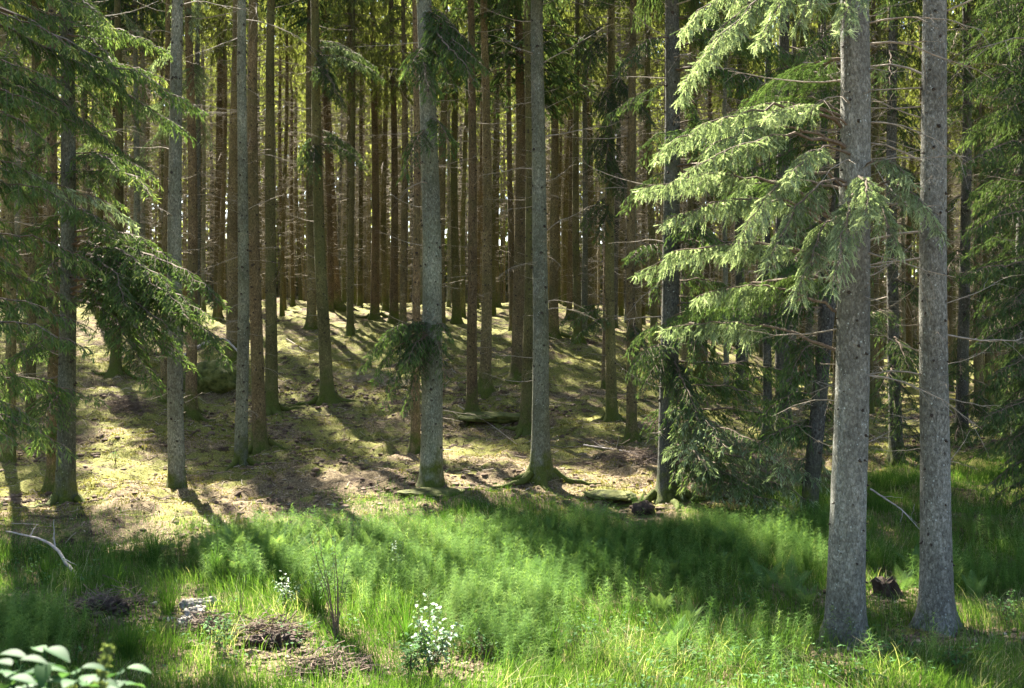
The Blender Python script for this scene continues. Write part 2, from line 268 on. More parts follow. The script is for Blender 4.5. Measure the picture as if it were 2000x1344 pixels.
# ---------------------------------------------------------------- mesh building
class Geo:
    def __init__(s): s.V = []; s.T = []; s.MI = []; s.A = []; s.n = 0
    def add(s, v, t, mi=0, a=0.5):
        v = np.asarray(v, float).reshape(-1, 3); t = np.asarray(t, int).reshape(-1, 3)
        s.V.append(v); s.T.append(t + s.n); s.MI.append(np.full(len(t), mi, int))
        s.A.append(np.full(len(v), a, float) if np.isscalar(a) else np.asarray(a, float).reshape(-1)); s.n += len(v)
    def addgeo(s, g, scale=(1, 1, 1), rot=0.0, off=(0, 0, 0)):
        for v, t, mi, a in zip(g.V, g.T, g.MI, g.A): pass
        V = np.concatenate(g.V) * np.asarray(scale); c, q = math.cos(rot), math.sin(rot)
        V = np.stack([V[:, 0] * c - V[:, 1] * q, V[:, 0] * q + V[:, 1] * c, V[:, 2]], 1) + np.asarray(off)
        s.V.append(V); s.T.append(np.concatenate(g.T) + s.n); s.MI.append(np.concatenate(g.MI)); s.A.append(np.concatenate(g.A)); s.n += len(V)
    def mesh(s, name, mats, off=None, smooth=False):
        V = np.concatenate(s.V); T = np.concatenate(s.T); MI = np.concatenate(s.MI); A = np.concatenate(s.A)
        if off is not None: V = V - np.asarray(off)
        me = bpy.data.meshes.new(name)
        me.vertices.add(len(V)); me.vertices.foreach_set('co', V.astype(np.float32).ravel())
        me.loops.add(len(T) * 3); me.loops.foreach_set('vertex_index', T.astype(np.int32).ravel())
        me.polygons.add(len(T)); me.polygons.foreach_set('loop_start', np.arange(0, len(T) * 3, 3, dtype=np.int32))
        me.polygons.foreach_set('material_index', MI.astype(np.int32))
        me.polygons.foreach_set('use_smooth', np.full(len(T), smooth))
        at = me.attributes.new('v', 'FLOAT', 'POINT'); at.data.foreach_set('value', A.astype(np.float32))
        for m in mats: me.materials.append(m)
        me.update(calc_edges=True)
        return me
    def build(s, name, mats, parent=None, off=None, smooth=False):
        return link(name, s.mesh(name, mats, off, smooth), parent)
def link(name, me, parent=None):
    o = bpy.data.objects.new(name, me); COL.objects.link(o); o.parent = parent
    return o
def empty(name, loc):
    o = bpy.data.objects.new(name, None); COL.objects.link(o); o.location = [float(c) for c in loc]; o.empty_display_size = 0.2
    return o
def tag(o, label=None, cat=None, group=None, kind=None):
    for k, v in (('label', label), ('category', cat), ('group', group), ('kind', kind)):
        if v: o[k] = v
    return o
def nrm(v): return v / np.maximum(np.linalg.norm(v, axis=-1, keepdims=True), 1e-9)
def perp(d):
    ref = np.zeros_like(d); ref[..., 2] = 1.0
    bad = np.abs(d[..., 2]) > 0.95; ref[bad] = (1, 0, 0)
    a = nrm(np.cross(d, ref)); return a, nrm(np.cross(a, d))
def tubes(g, P, Rd, k=4, mi=0, a=0.5):
    """P (m,n,3) paths, Rd (m,n) radii"""
    P = np.asarray(P, float); Rd = np.asarray(Rd, float)
    if P.ndim == 2: P = P[None]; Rd = Rd[None]
    m, n, _ = P.shape
    d = nrm(np.gradient(P, axis=1)); u, w = perp(d)
    th = np.arange(k) * 2 * math.pi / k
    V = P[:, :, None, :] + Rd[:, :, None, None] * (u[:, :, None, :] * np.cos(th)[None, None, :, None] + w[:, :, None, :] * np.sin(th)[None, None, :, None])
    i = np.arange(m)[:, None, None] * n * k; j = np.arange(n - 1)[None, :, None] * k; q = np.arange(k)[None, None, :]; q2 = (q + 1) % k
    A = i + j + q; B = i + j + q2; C = A + k; D = B + k
    T = np.concatenate([np.stack([A, C, B], -1).reshape(-1, 3), np.stack([B, C, D], -1).reshape(-1, 3)])
    g.add(V, T, mi, a)
def needles(g, P, Dv, Ln, K=16, nl=0.016, nw=0.0045, mi=0, a=None, rg=rng):
    """bottle-brush shoots: K single needles (thin triangles) each"""
    m = len(P); t = (np.arange(K) + 0.3) / K
    u, w = perp(Dv)
    ang = np.arange(K) * 2.399 + rg.random((m, 1)) * 6.28
    rad = u[:, None] * np.cos(ang)[..., None] + w[:, None] * np.sin(ang)[..., None]
    base = P[:, None] + Dv[:, None] * (Ln[:, None] * t)[..., None]
    nd = nrm(Dv[:, None] * 0.75 + rad); side = nrm(np.cross(nd, Dv[:, None] + 0.01))
    L2 = nl * (0.8 + 0.4 * rg.random((m, K, 1)))
    tri = np.stack([base - side * nw * .5, base + side * nw * .5 + nd * L2 * 0.15, base + nd * L2], 2)
    av = np.repeat(a, K * 3) if a is not None else 0.5
    g.add(tri, np.arange(m * K * 3).reshape(-1, 3), mi, av)
def slivers(g, P, Dv, Ln, W, mi=0, a=None, cross=True):
    m = len(P); u, w = perp(Dv); L = Ln[:, None]; W = W[:, None]
    for s_ in ((u, w) if cross else (u,)):
        q = np.stack([P, P + Dv * L * .45 + s_ * W, P + Dv * L, P + Dv * L * .35 - s_ * W], 1)
        b = np.arange(m)[:, None] * 4
        T = np.concatenate([b + [0, 1, 2], b + [0, 2, 3]])
        g.add(q, T, mi, np.repeat(a, 4) if a is not None else 0.5)
def bez(a, c, b, n):
    t = np.linspace(0, 1, n)[:, None]
    return (1 - t) ** 2 * a + 2 * t * (1 - t) * c + t * t * b
def frond(g, att, tip, arch=0.3, width=0.9, lod=0, bare=0.12, hang=0.35, bright=0.0, rg=rng, ns=None, r0=None, mats=(0, 1), dens=1.0, rust=None):
    """one living spruce branch: axis, side twigs, shoots.  mats = (needles, wood)"""
    att = np.asarray(att, float); tip = np.asarray(tip, float)
    L = np.linalg.norm(tip - att)
    ctrl = (att + tip) / 2 + np.array([0, 0, arch * 2]) + rg.normal(0, 0.05 * L, 3) * (1, 1, .3)
    n = 18; P = bez(att, ctrl, tip, n)
    P[1:-1] += rg.normal(0, 0.008 * L, (n - 2, 3))
    r0 = r0 or 0.009 * L + 0.004
    tubes(g, P, np.linspace(r0, 0.003, n), 5 if lod == 0 else 3, mats[1])
    Tn = nrm(np.gradient(P, axis=0))
    ns = ns or max(6, int(L * (19 if lod == 0 else (14 if lod == 1 else 5))))
    t = np.linspace(bare, 0.995, ns) ** 0.9; t = np.clip(t + rg.normal(0, .25 / ns, ns), bare, 1)
    idx = t * (n - 1); i0 = np.clip(idx.astype(int), 0, n - 2); f = (idx - i0)[:, None]
    base = P[i0] * (1 - f) + P[i0 + 1] * f; tang = Tn[i0]
    sd = np.where(np.arange(ns) % 2 == 0, 1.0, -1.0)[:, None]
    hor = nrm(np.cross(tang, np.array([0, 0, 1.0])))
    prof = (np.clip((t - bare) / 0.22 + 0.35, 0, 1) * (1.06 - t) ** 0.6)[:, None]
    sl = width * 0.62 * prof * (0.6 + 0.6 * rg.random((ns, 1)))
    sdv = nrm(tang * (0.75 + 0.3 * rg.random((ns, 1))) + hor * sd * (1 + .2 * rg.normal(size=(ns, 1))) + np.array([0, 0, 1.0]) * rg.normal(-0.08, 0.16, (ns, 1)))
    k = 6; s = np.linspace(0, 1, k)[None, :, None]
    S = base[:, None] + sdv[:, None] * sl[:, None] * s + np.array([0, 0, -1.0]) * (s ** 2) * sl[:, None] * hang
    S = S + rg.normal(0, 0.012, S.shape) * s
    tubes(g, S, np.linspace(0.005 if lod == 0 else .006, 0.0018, k)[None].repeat(ns, 0), 3, mats[1])
    sp = {0: 0.042, 1: 0.055, 2: 0.13}[lod] / dens; shl = {0: 0.10, 1: 0.11, 2: 0.22}[lod]
    cnt = np.maximum(2, (sl[:, 0] / sp * 2)).astype(int)
    who = np.repeat(np.arange(ns), cnt); ts = np.concatenate([(np.arange(c) + 0.6 + 0.3 * rg.random(c)) / c for c in cnt])
    ii = np.clip((ts * (k - 1)).astype(int), 0, k - 2); ff = (ts * (k - 1) - ii)[:, None]
    b = S[who, ii] * (1 - ff) + S[who, ii + 1] * ff; tg = nrm(S[who, ii + 1] - S[who, ii])
    hs = nrm(np.cross(tg, np.array([0, 0, 1.0]))) * np.where(np.arange(len(b)) % 2 == 0, 1.0, -1.0)[:, None]
    down = rg.random((len(b), 1)) ** 1.5
    d = nrm(tg * (0.7 + .4 * rg.random((len(b), 1))) + hs * (0.75 - 0.45 * down) + np.array([0, 0, -1.0]) * (down * 1.25 * (hang + .35)))
    ln = shl * (0.55 + 0.8 * rg.random(len(b))) * (1 + 0.6 * down[:, 0])
    # terminal shoots
    eb = S[:, -1]; ed = nrm(S[:, -1] - S[:, -2]); b = np.concatenate([b, eb]); d = np.concatenate([d, ed]); ln = np.concatenate([ln, np.full(ns, shl)])
    tt = np.concatenate([t[who] * .4 + ts * .35, t * .4 + .5])
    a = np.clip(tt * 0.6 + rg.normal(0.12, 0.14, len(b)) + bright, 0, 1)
    if lod == 0:
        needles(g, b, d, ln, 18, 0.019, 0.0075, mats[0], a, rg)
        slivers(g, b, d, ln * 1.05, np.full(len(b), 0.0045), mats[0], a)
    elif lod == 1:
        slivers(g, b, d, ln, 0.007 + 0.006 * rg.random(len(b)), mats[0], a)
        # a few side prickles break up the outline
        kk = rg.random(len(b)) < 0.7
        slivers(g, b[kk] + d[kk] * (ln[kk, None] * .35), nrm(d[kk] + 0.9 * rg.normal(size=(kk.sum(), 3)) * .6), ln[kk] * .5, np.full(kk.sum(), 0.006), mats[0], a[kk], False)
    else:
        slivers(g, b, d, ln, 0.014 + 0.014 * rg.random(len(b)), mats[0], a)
def deadwood(g, zs, az, rt, Ls, rg=rng, mi=0, nsub=5, thick=1.0, k=3, cx=None):
    """bare branches: zs heights, az azimuths, rt trunk radii, Ls lengths, around the local z axis"""
    m = len(zs)
    if m == 0: return
    h = np.stack([np.cos(az), np.sin(az), np.zeros(m)], 1); n = 7; s = np.linspace(0, 1, n)
    P = np.zeros((m, n, 3)); P[:] = h[:, None] * (rt[:, None, None] * 0.8 + (Ls[:, None] * s)[..., None])
    if cx is not None: P[:, :, :2] += cx[:, None]
    sag = rg.normal(0.05, 0.22, m); up = rg.normal(0.10, 0.15, m)
    P[:, :, 2] += zs[:, None] + Ls[:, None] * (-sag[:, None] * s + up[:, None] * s ** 2 * 1.4)
    lat = np.cross(h, [0, 0, 1.0]); P += lat[:, None] * (rg.normal(0, .16, m)[:, None] * Ls[:, None] * s ** 2)[..., None]
    P[:, 1:] += np.cumsum(rg.normal(0, 0.010, (m, n - 1, 3)), 1) * (Ls[:, None, None] + .3)
    rr = (0.004 + 0.0042 * Ls)[:, None] * thick * np.linspace(1, 0.3, n)[None]
    tubes(g, P, rr, k, mi)
    if nsub:
        w = np.repeat(np.arange(m), nsub); q = rg.random(len(w)) * .75 + .2
        ii = np.clip((q * (n - 1)).astype(int), 0, n - 2); f = (q * (n - 1) - ii)[:, None]
        b = P[w, ii] * (1 - f) + P[w, ii + 1] * f; tg = nrm(P[w, ii + 1] - P[w, ii]); sdn = rg.choice([-1.0, 1.0], len(w))[:, None]
        d = nrm(tg * .8 + nrm(np.cross(tg, [0, 0, 1.0])) * sdn * .8 + np.array([0, 0, 1.0]) * rg.normal(-.1, .4, (len(w), 1)))
        sl = Ls[w, None] * (0.12 + 0.3 * rg.random((len(w), 1)))
        s3 = np.linspace(0, 1, 4)[None, :, None]
        Q = b[:, None] + d[:, None] * sl[:, None] * s3 + np.array([0, 0, -.25]) * sl[:, None] * s3 ** 2
        Q[:, 1:] += rg.normal(0, .012, Q[:, 1:].shape)
        tubes(g, Q, np.linspace(1, .4, 4)[None] * (0.0028 * thick), 3, mi)
def trunk_geo(g, rb, Ht, top=None, k=16, flare=0.8, fine=8.0, dz=0.18, bend=0.03, lean=(0, 0), rg=rng, mi=0, knots=True, sink=0.35):
    """round tapering trunk; returns radius(z), axis(z)"""
    top = top or Ht
    z = np.concatenate([np.arange(-sink, 0.8, 0.07), np.arange(0.8, fine, dz), np.arange(fine, top, 0.8), [top]])
    ph = rg.random(4) * 6.28; kb = rg.integers(3, 6)
    def ax(zz):
        zz = np.asarray(zz, float)
        return np.stack([lean[0] * zz + bend * (np.sin(zz * .35 + ph[0]) - math.sin(ph[0])), lean[1] * zz + bend * (np.sin(zz * .3 + ph[1]) - math.sin(ph[1]))], -1)
    def rad(zz):
        zz = np.asarray(zz, float)
        return rb * np.maximum(1 - np.clip(zz, 0, None) / Ht, 0.02) ** 0.75
    th = np.arange(k) * 2 * math.pi / k
    zc = np.clip(z, 0, None)[:, None]
    lob = 0.5 + 0.5 * np.cos(kb * th[None] + ph[2] + .6 * np.sin(th[None] + ph[3]))
    fl = 1 + flare * np.exp(-zc / 0.16) * (0.25 + 0.75 * lob) + 0.3 * flare * np.exp(-zc / 0.7) * (.5 + .5 * lob) + np.where(z[:, None] < 0, -z[:, None] * 1.2, 0)
    wob = 1 + 0.025 * np.sin(3 * th[None] + z[:, None] * 1.7 + ph[1]) + 0.03 * (rg.random((len(z), k)) - .5)
    rr = rad(z)[:, None] * fl * wob; A = ax(z)
    V = np.stack([A[:, :1] + rr * np.cos(th), A[:, 1:] + rr * np.sin(th), z[:, None] + 0 * rr], -1)
    n = len(z); j = np.arange(n - 1)[:, None] * k; q = np.arange(k)[None]; q2 = (q + 1) % k
    a, b, c, d = j + q, j + q2, j + k + q, j + k + q2
    g.add(V, np.concatenate([np.stack([a, b, c], -1).reshape(-1, 3), np.stack([b, d, c], -1).reshape(-1, 3)]), mi)
    return rad, ax
def knots(g, rad, ax, z0, z1, step, rg=rng, mi=1, size=1.0, keep=0.75):
    zs, az = [], []
    z = z0
    while z < z1:
        c = rg.integers(3, 6); a0 = rg.random() * 6.28
        for i in range(c):
            if rg.random() < keep: zs.append(z + rg.normal(0, .04)); az.append(a0 + i * 6.28 / c + rg.normal(0, .25))
        for i in range(2):
            if rg.random() < .5: zs.append(z + rg.random() * step); az.append(rg.random() * 6.28)
        z += step * (0.8 + .4 * rg.random())
    zs = np.array(zs); az = np.array(az)
    if not len(zs): return
    h = np.stack([np.cos(az), np.sin(az), 0 * az], 1); r = rad(zs); c = np.concatenate([ax(zs), zs[:, None]], 1)
    l = 0.012 + 0.035 * rg.random(len(zs)) ** 2; s = np.array([-.02, 0.0, 0.5, 1.0])
    P = c[:, None] + h[:, None] * (r[:, None] * 0.97 + l[:, None] * s[None])[..., None] + np.array([0, 0, -.3]) * (l[:, None] * s[None])[..., None]
    rr = (0.011 + 0.012 * rg.random(len(zs)))[:, None] * np.array([1.5, 1.25, .8, .45])[None] * size
    tubes(g, P, rr, 6, mi)

# ---------------------------------------------------------------- ground
def axis(*segs):
    out = []
    for a, b, s in segs: out.append(np.arange(a, b, s))
    return np.concatenate(out)
gx = axis((-900, -200, 70), (-200, -60, 7), (-60, -24, 1.0), (-24, 24, 0.11), (24, 60, 1.0), (60, 200, 7), (200, 901, 70))
gy = axis((-60, -4, 4), (-4, 8, 0.5), (8, 30, 0.09), (30, 48, 0.14), (48, 72, 0.35), (72, 130, 2.0), (130, 200, 7), (200, 1001, 80))
X, Y = np.meshgrid(gx, gy, indexing='ij'); Z = H(X, Y)
g = Geo(); nx, ny = X.shape
i = (np.arange(nx - 1)[:, None] * ny + np.arange(ny - 1)[None]); 
# 'v' shifts the mix toward moss (+) or litter (-)
mossy = 0.10 * np.clip((Y - 18) / 6, -1, 1) + 0.05 * fbm(X * .2, Y * .2, 2) - 0.16 * np.clip(1 - np.abs(Y - 23.5) / 4.5, 0, 1) * (X > -5.5) * (X < 7)
g.add(np.stack([X, Y, Z], -1), np.concatenate([np.stack([i, i + ny, i + 1], -1).reshape(-1, 3), np.stack([i + ny, i + ny + 1, i + 1], -1).reshape(-1, 3)]), 0, mossy)
tag(g.build('forest_floor', [M['ground']], smooth=True), kind='structure')

# ---------------------------------------------------------------- crowns shared by many trees (base at z=0, height 12 m)
def crown_geo(seed, lod, mats, rad=1.7, step=0.5, per=5, dens=1.0, top=12.0, keep=0.8):
    rg = np.random.default_rng(seed); g = Geo(); z = 0.0
    while z < top - 0.3:
        f = 1 - z / top; Lr = rad * (f ** 0.75) * min(1.0, 0.55 + z / 2.0)
        for q in range(per):
            if rg.random() > keep: continue
            a = rg.random() * 6.28; l = max(0.2, Lr * (0.7 + .5 * rg.random()))
            dz = -l * (0.38 * f + .05) + rg.normal(0, .05)
            frond(g, (0, 0, z), (l * math.cos(a), l * math.sin(a), z + dz), arch=l * .10, width=min(1.0, 0.75 * l), lod=lod, bare=0.12, hang=0.5, rg=rg, dens=dens, mats=mats)
        z += step * (0.8 + .4 * rg.random())
    return g
CR = {}
for i_ in range(3):
    CR['y%d' % i_] = crown_geo(100 + i_, 2, (0, 1), 1.7, 0.5, 5, 1.25).mesh('crown', [M['yellow'], M['twig']])
for i_ in range(2):
    CR['s%d' % i_] = crown_geo(130 + i_, 2, (0, 1), 1.4, 0.75, 4, 0.9, keep=.7).mesh('crown', [M['yellow'], M['twig']])
for i_ in range(2):
    CR['d%d' % i_] = crown_geo(120 + i_, 2, (0, 1), 2.0, 0.36, 7, 1.5).mesh('crown', [M['cool'], M['twig']])
CR['n0'] = crown_geo(140, 1, (0, 1), 2.3, 0.45, 6, 1.15, keep=.9).mesh('crown', [M['cool'], M['twig']])
# shared trunks for the deep wood (foot at z=0, 22 m, base radius 0.16)
TR = {}
for i_, mk in enumerate(['brown', 'olive', 'brown', 'dark', 'olive', 'green']):
    rg = np.random.default_rng(200 + i_); g = Geo()
    rd, ax = trunk_geo(g, 0.16, 29, 26.5, k=10, flare=0.7, dz=0.5, bend=0.1, lean=(rg.normal(0, .011), rg.normal(0, .011)), rg=rg)
    knots(g, rd, ax, 1.0, 10, 0.6, rg, 1, 1.2)
    nb = 230; zs = np.sort(1.6 + 11.5 * rg.random(nb) ** .8); az = rg.random(nb) * 6.28
    deadwood(g, zs, az, rd(zs), (0.25 + 1.25 * rg.random(nb)) * (.6 + .4 * zs / 11), rg, 2, 4, 1.9, cx=ax(zs))
    TR[i_] = g.mesh('trunk', [M[mk], M['knot'], M['dead']])

# ---------------------------------------------------------------- trees
cut = []
TREES = []      # (x, y, radius of clearance)
def live_branch(root, att, tip, arch, width, lod, mat, hang=.4, bright=0.0, bare=.12, dens=1.0, label=None, seed=None):
    rg = np.random.default_rng(seed if seed is not None else rng.integers(1 << 30))
    g = Geo(); frond(g, att, tip, arch, width, lod, bare, hang, bright, rg, dens=dens)
    o = g.build('branch', [M[mat], M['twig']], root, off=np.array(root.location))
    if label: o['label'] = label
    return o
DEADM = []
for i_ in range(8):
    rg = np.random.default_rng(300 + i_); g = Geo()
    deadwood(g, np.zeros(1), np.zeros(1), np.zeros(1), np.array([1.0 + .5 * rg.random()]), rg, 0, 9, 1.25, 4)
    DEADM.append(g.mesh('dead_branch', [M['dead']]))
def key_tree(bx, by, tx, w, mat, label, D=None, ndead=12, dead=(1.0, 1.3), zlow=1.2, crown='y', cb=10.0, cs=1.0, flare=.8, Ht=25.0, fine=True, roots=0, group=None, kinds='spruce_tree', knot=True, bend=.03, twigs=40, cat='spruce tree'):
    if D is None: p = p2g(bx, by)
    else: x = (bx - 1000) / F * D; p = np.array([x, D, float(H(x, D))])
    x, D, z = p
    ztop = 672 / F * D - z
    lean = ((tx - 1000) / F * D - x) / ztop
    zmid = (172 / F * D) - z
    rb = w / 2 / F * D / (1 - min(zmid, Ht * .8) / Ht) ** .75
    rg = np.random.default_rng(int(abs(bx * 7 + by)) + 3)
    root = empty(kinds, p); tag(root, label, cat, group)
    g = Geo(); near = D < 27
    rd, ax = trunk_geo(g, rb, Ht, Ht - 1, k=28 if D < 16 else (20 if near else 14), flare=flare, fine=max(8, ztop), dz=.12 if near else .25, bend=bend * (1 + 1.5 * rg.random()), lean=(lean, rg.normal(0, .006)), rg=rg)
    if knot: knots(g, rd, ax, .7, ztop + .5, .27 if D < 16 else .42, rg, 1, .85 if D < 16 else 1.2)
    if twigs:
        zs = zlow + (ztop - zlow + 1) * rg.random(twigs) ** .9; az = rg.random(twigs) * 6.28
        deadwood(g, zs, az, rd(zs), .1 + .35 * rg.random(twigs) ** 1.5 * dead[1], rg, 2, 2, 1.0, cx=ax(zs))
    g.build('trunk', [M[mat], M['knot'], M['dead']], root, smooth=True)
    if roots:
        for q in range(roots):
            a = q * 6.28 / roots + rg.normal(0, .3); l = rb * (3.5 + 3.5 * rg.random()); s = np.linspace(0, 1, 8)
            a2 = a + np.cumsum(rg.normal(0, .12, 8)); X_ = x + rb * .6 * math.cos(a) + np.cumsum(np.cos(a2)) * l / 8; Y_ = D + rb * .6 * math.sin(a) + np.cumsum(np.sin(a2)) * l / 8
            rr = rb * .42 * (1 - s) ** .8 + .012
            Z_ = H(X_, Y_) + rr * .25 + rb * .9 * np.exp(-s * 7)
            gr = Geo(); tubes(gr, np.stack([X_, Y_, Z_], 1), rr, 9, 0); gr.build('root', [M['olive']], root, off=p, smooth=True)
    hi = min(ztop + .4, Ht - 2)
    for q in range(ndead):
        zz = zlow + (hi - zlow) * (q + rg.random()) / ndead; a = rg.random() * 6.28
        if ndead > 0 and rg.random() < .5: a = rg.choice([0, math.pi]) + rg.normal(0, .5)
        o = link('dead_branch', DEADM[rg.integers(8)], root); c = ax(zz); r_ = float(rd(zz))
        o.location = (c[0] + math.cos(a) * r_ * .8, c[1] + math.sin(a) * r_ * .8, zz); s_ = (dead[0] + (dead[1] - dead[0]) * rg.random()) * (.5 + .5 * zz / hi)
        o.rotation_euler = (rg.random() * .6 - .3, rg.normal(.05, .2), a); o.scale = (s_, s_, s_)
    if crown:
        keys = [k_ for k_ in CR if k_.startswith('n' if crown == 'd' and D < 33 else crown)]; o = link('crown', CR[keys[rg.integers(len(keys))]], root)
        c = ax(cb + 4); o.location = (c[0], c[1], cb); o.rotation_euler = (0, 0, rg.random() * 6.28)
        cb_ = max(cb, 672 / F * D - z + .6) if D < 36 and abs(bx - 1000) < 1050 else cb
        CROWNS.append((x, D, z, cb_, Ht, 2.0, o, cs))
        o.scale = (cs, cs, (Ht - cb) / 12.0)
    TREES.append((x, D, 1.3))
    root['_r'] = 0; del root['_r']
    return dict(root=root, p=p, rd=rd, ax=ax, D=D, rb=rb)
def at_pix(px, py, D): return np.array([(px - 1000) / F * D, D, (672 - py) / F * D])
def grow(t, ay, tpx, tpy, dD=0.0, arch=.3, width=.9, lod=0, mat='needles', hang=.4, bright=0.0, bare=.12, dens=1.0, label=None, seed=None):
    zz = (672 - ay) / F * t['D'] - t['p'][2]; c = t['ax'](zz)
    att = np.array([t['p'][0] + c[0], t['p'][1] + c[1], t['p'][2] + zz])
    return live_branch(t['root'], att, at_pix(tpx, tpy, t['D'] + dD), arch, width, lod, mat, hang, bright, bare, dens, label, seed)

# front row ------------------------------------------------------
T = {}
T['R1'] = key_tree(1650, 1255, 1652, 61, 'grey', 'stout grey trunk with lichen spots and sunlit drooping boughs, standing in grass', ndead=22, dead=(.6, 1.4), zlow=2.2, cb=12, flare=.8, Ht=24)
T['R2'] = key_tree(1832, 1228, 1826, 51, 'grey', 'bluish grey bare trunk behind the tip of a sunlit bough, reddish on its lower edge', ndead=24, dead=(.7, 1.7), zlow=1.8, cb=11, flare=.7, Ht=24)
T['C1'] = key_tree(842, 950, 829, 37, 'green', 'thick pale greenish grey trunk with a bright fern at its foot', ndead=14, dead=(.6, 1.3), cb=9.5, flare=.35)
T['C2'] = key_tree(1056, 935, 1053, 29, 'green', 'straight grey trunk on large spreading mossy roots', ndead=16, dead=(.6, 1.5), cb=9.5, flare=1.1, roots=5)
T['L1'] = key_tree(345, 952, 345, 27, 'green', 'grey trunk with mossy foot throwing a dark shadow onto the sunlit moss', ndead=14, dead=(.6, 1.3), cb=9, flare=.45)
T['L2'] = key_tree(127, 985, 125, 30, 'green', 'grey trunk behind drooping green boughs, its mossy root catching sun', ndead=10, dead=(.6, 1.3), cb=8, crown='d', flare=.7, roots=3)
T['L2b'] = key_tree(103, 955, 103, 20, 'brown', 'brown trunk close behind the grey one among the drooping boughs', ndead=8)
T['L3'] = key_tree(469, 908, 486, 21, 'green', 'slim pale trunk leaning slightly, front one of a close pair', ndead=10, flare=.5, roots=3)
T['L4'] = key_tree(508, 882, 499, 23, 'brown', 'knotty trunk with orange brown edge, rear one of a close pair', ndead=10, flare=.7, roots=2)
T['L5'] = key_tree(530, 805, 532, 21, 'olive', 'brown trunk with mossy green lower half just behind the close pair', ndead=12, flare=1.0, roots=4)
T['M1'] = key_tree(640, 785, 614, 22, 'olive', 'leaning olive brown trunk alone on the mossy slope', ndead=12, roots=2)
T['T13'] = key_tree(1304, 978, 1303, 33, 'dark', 'dark thick trunk with spreading mossy foot beside hanging spruce boughs', ndead=14, dead=(.8, 1.8), cb=7, crown='d', flare=1.0, roots=4)
T['T16'] = key_tree(1578, 1022, 1655, 27, 'dark', 'dark leaning trunk half hidden behind the stout grey trunk', ndead=8, dead=(.8, 1.8), cb=8, flare=.4, kinds='leaning_tree', cat='tree')
T['Ro'] = key_tree(2110, 1010, 2110, 40, 'dark', 'dark spruce whose hanging boughs fill the upper right corner', D=20.5, ndead=26, dead=(1, 2.0), cb=7, crown='d', cs=1.2)
T['Ro2'] = key_tree(1990, 930, 1990, 26, 'dark', 'dark spruce trunk at the right margin behind dense boughs', D=25.5, ndead=14, dead=(1, 2.0), cb=7, crown='d', cs=1.2)
T['Lo'] = key_tree(-190, 1090, -190, 45, 'dark', 'large spruce beyond the left margin reaching long dark boughs inward', D=16.0, ndead=6, cb=7, crown='d', cs=1.2)
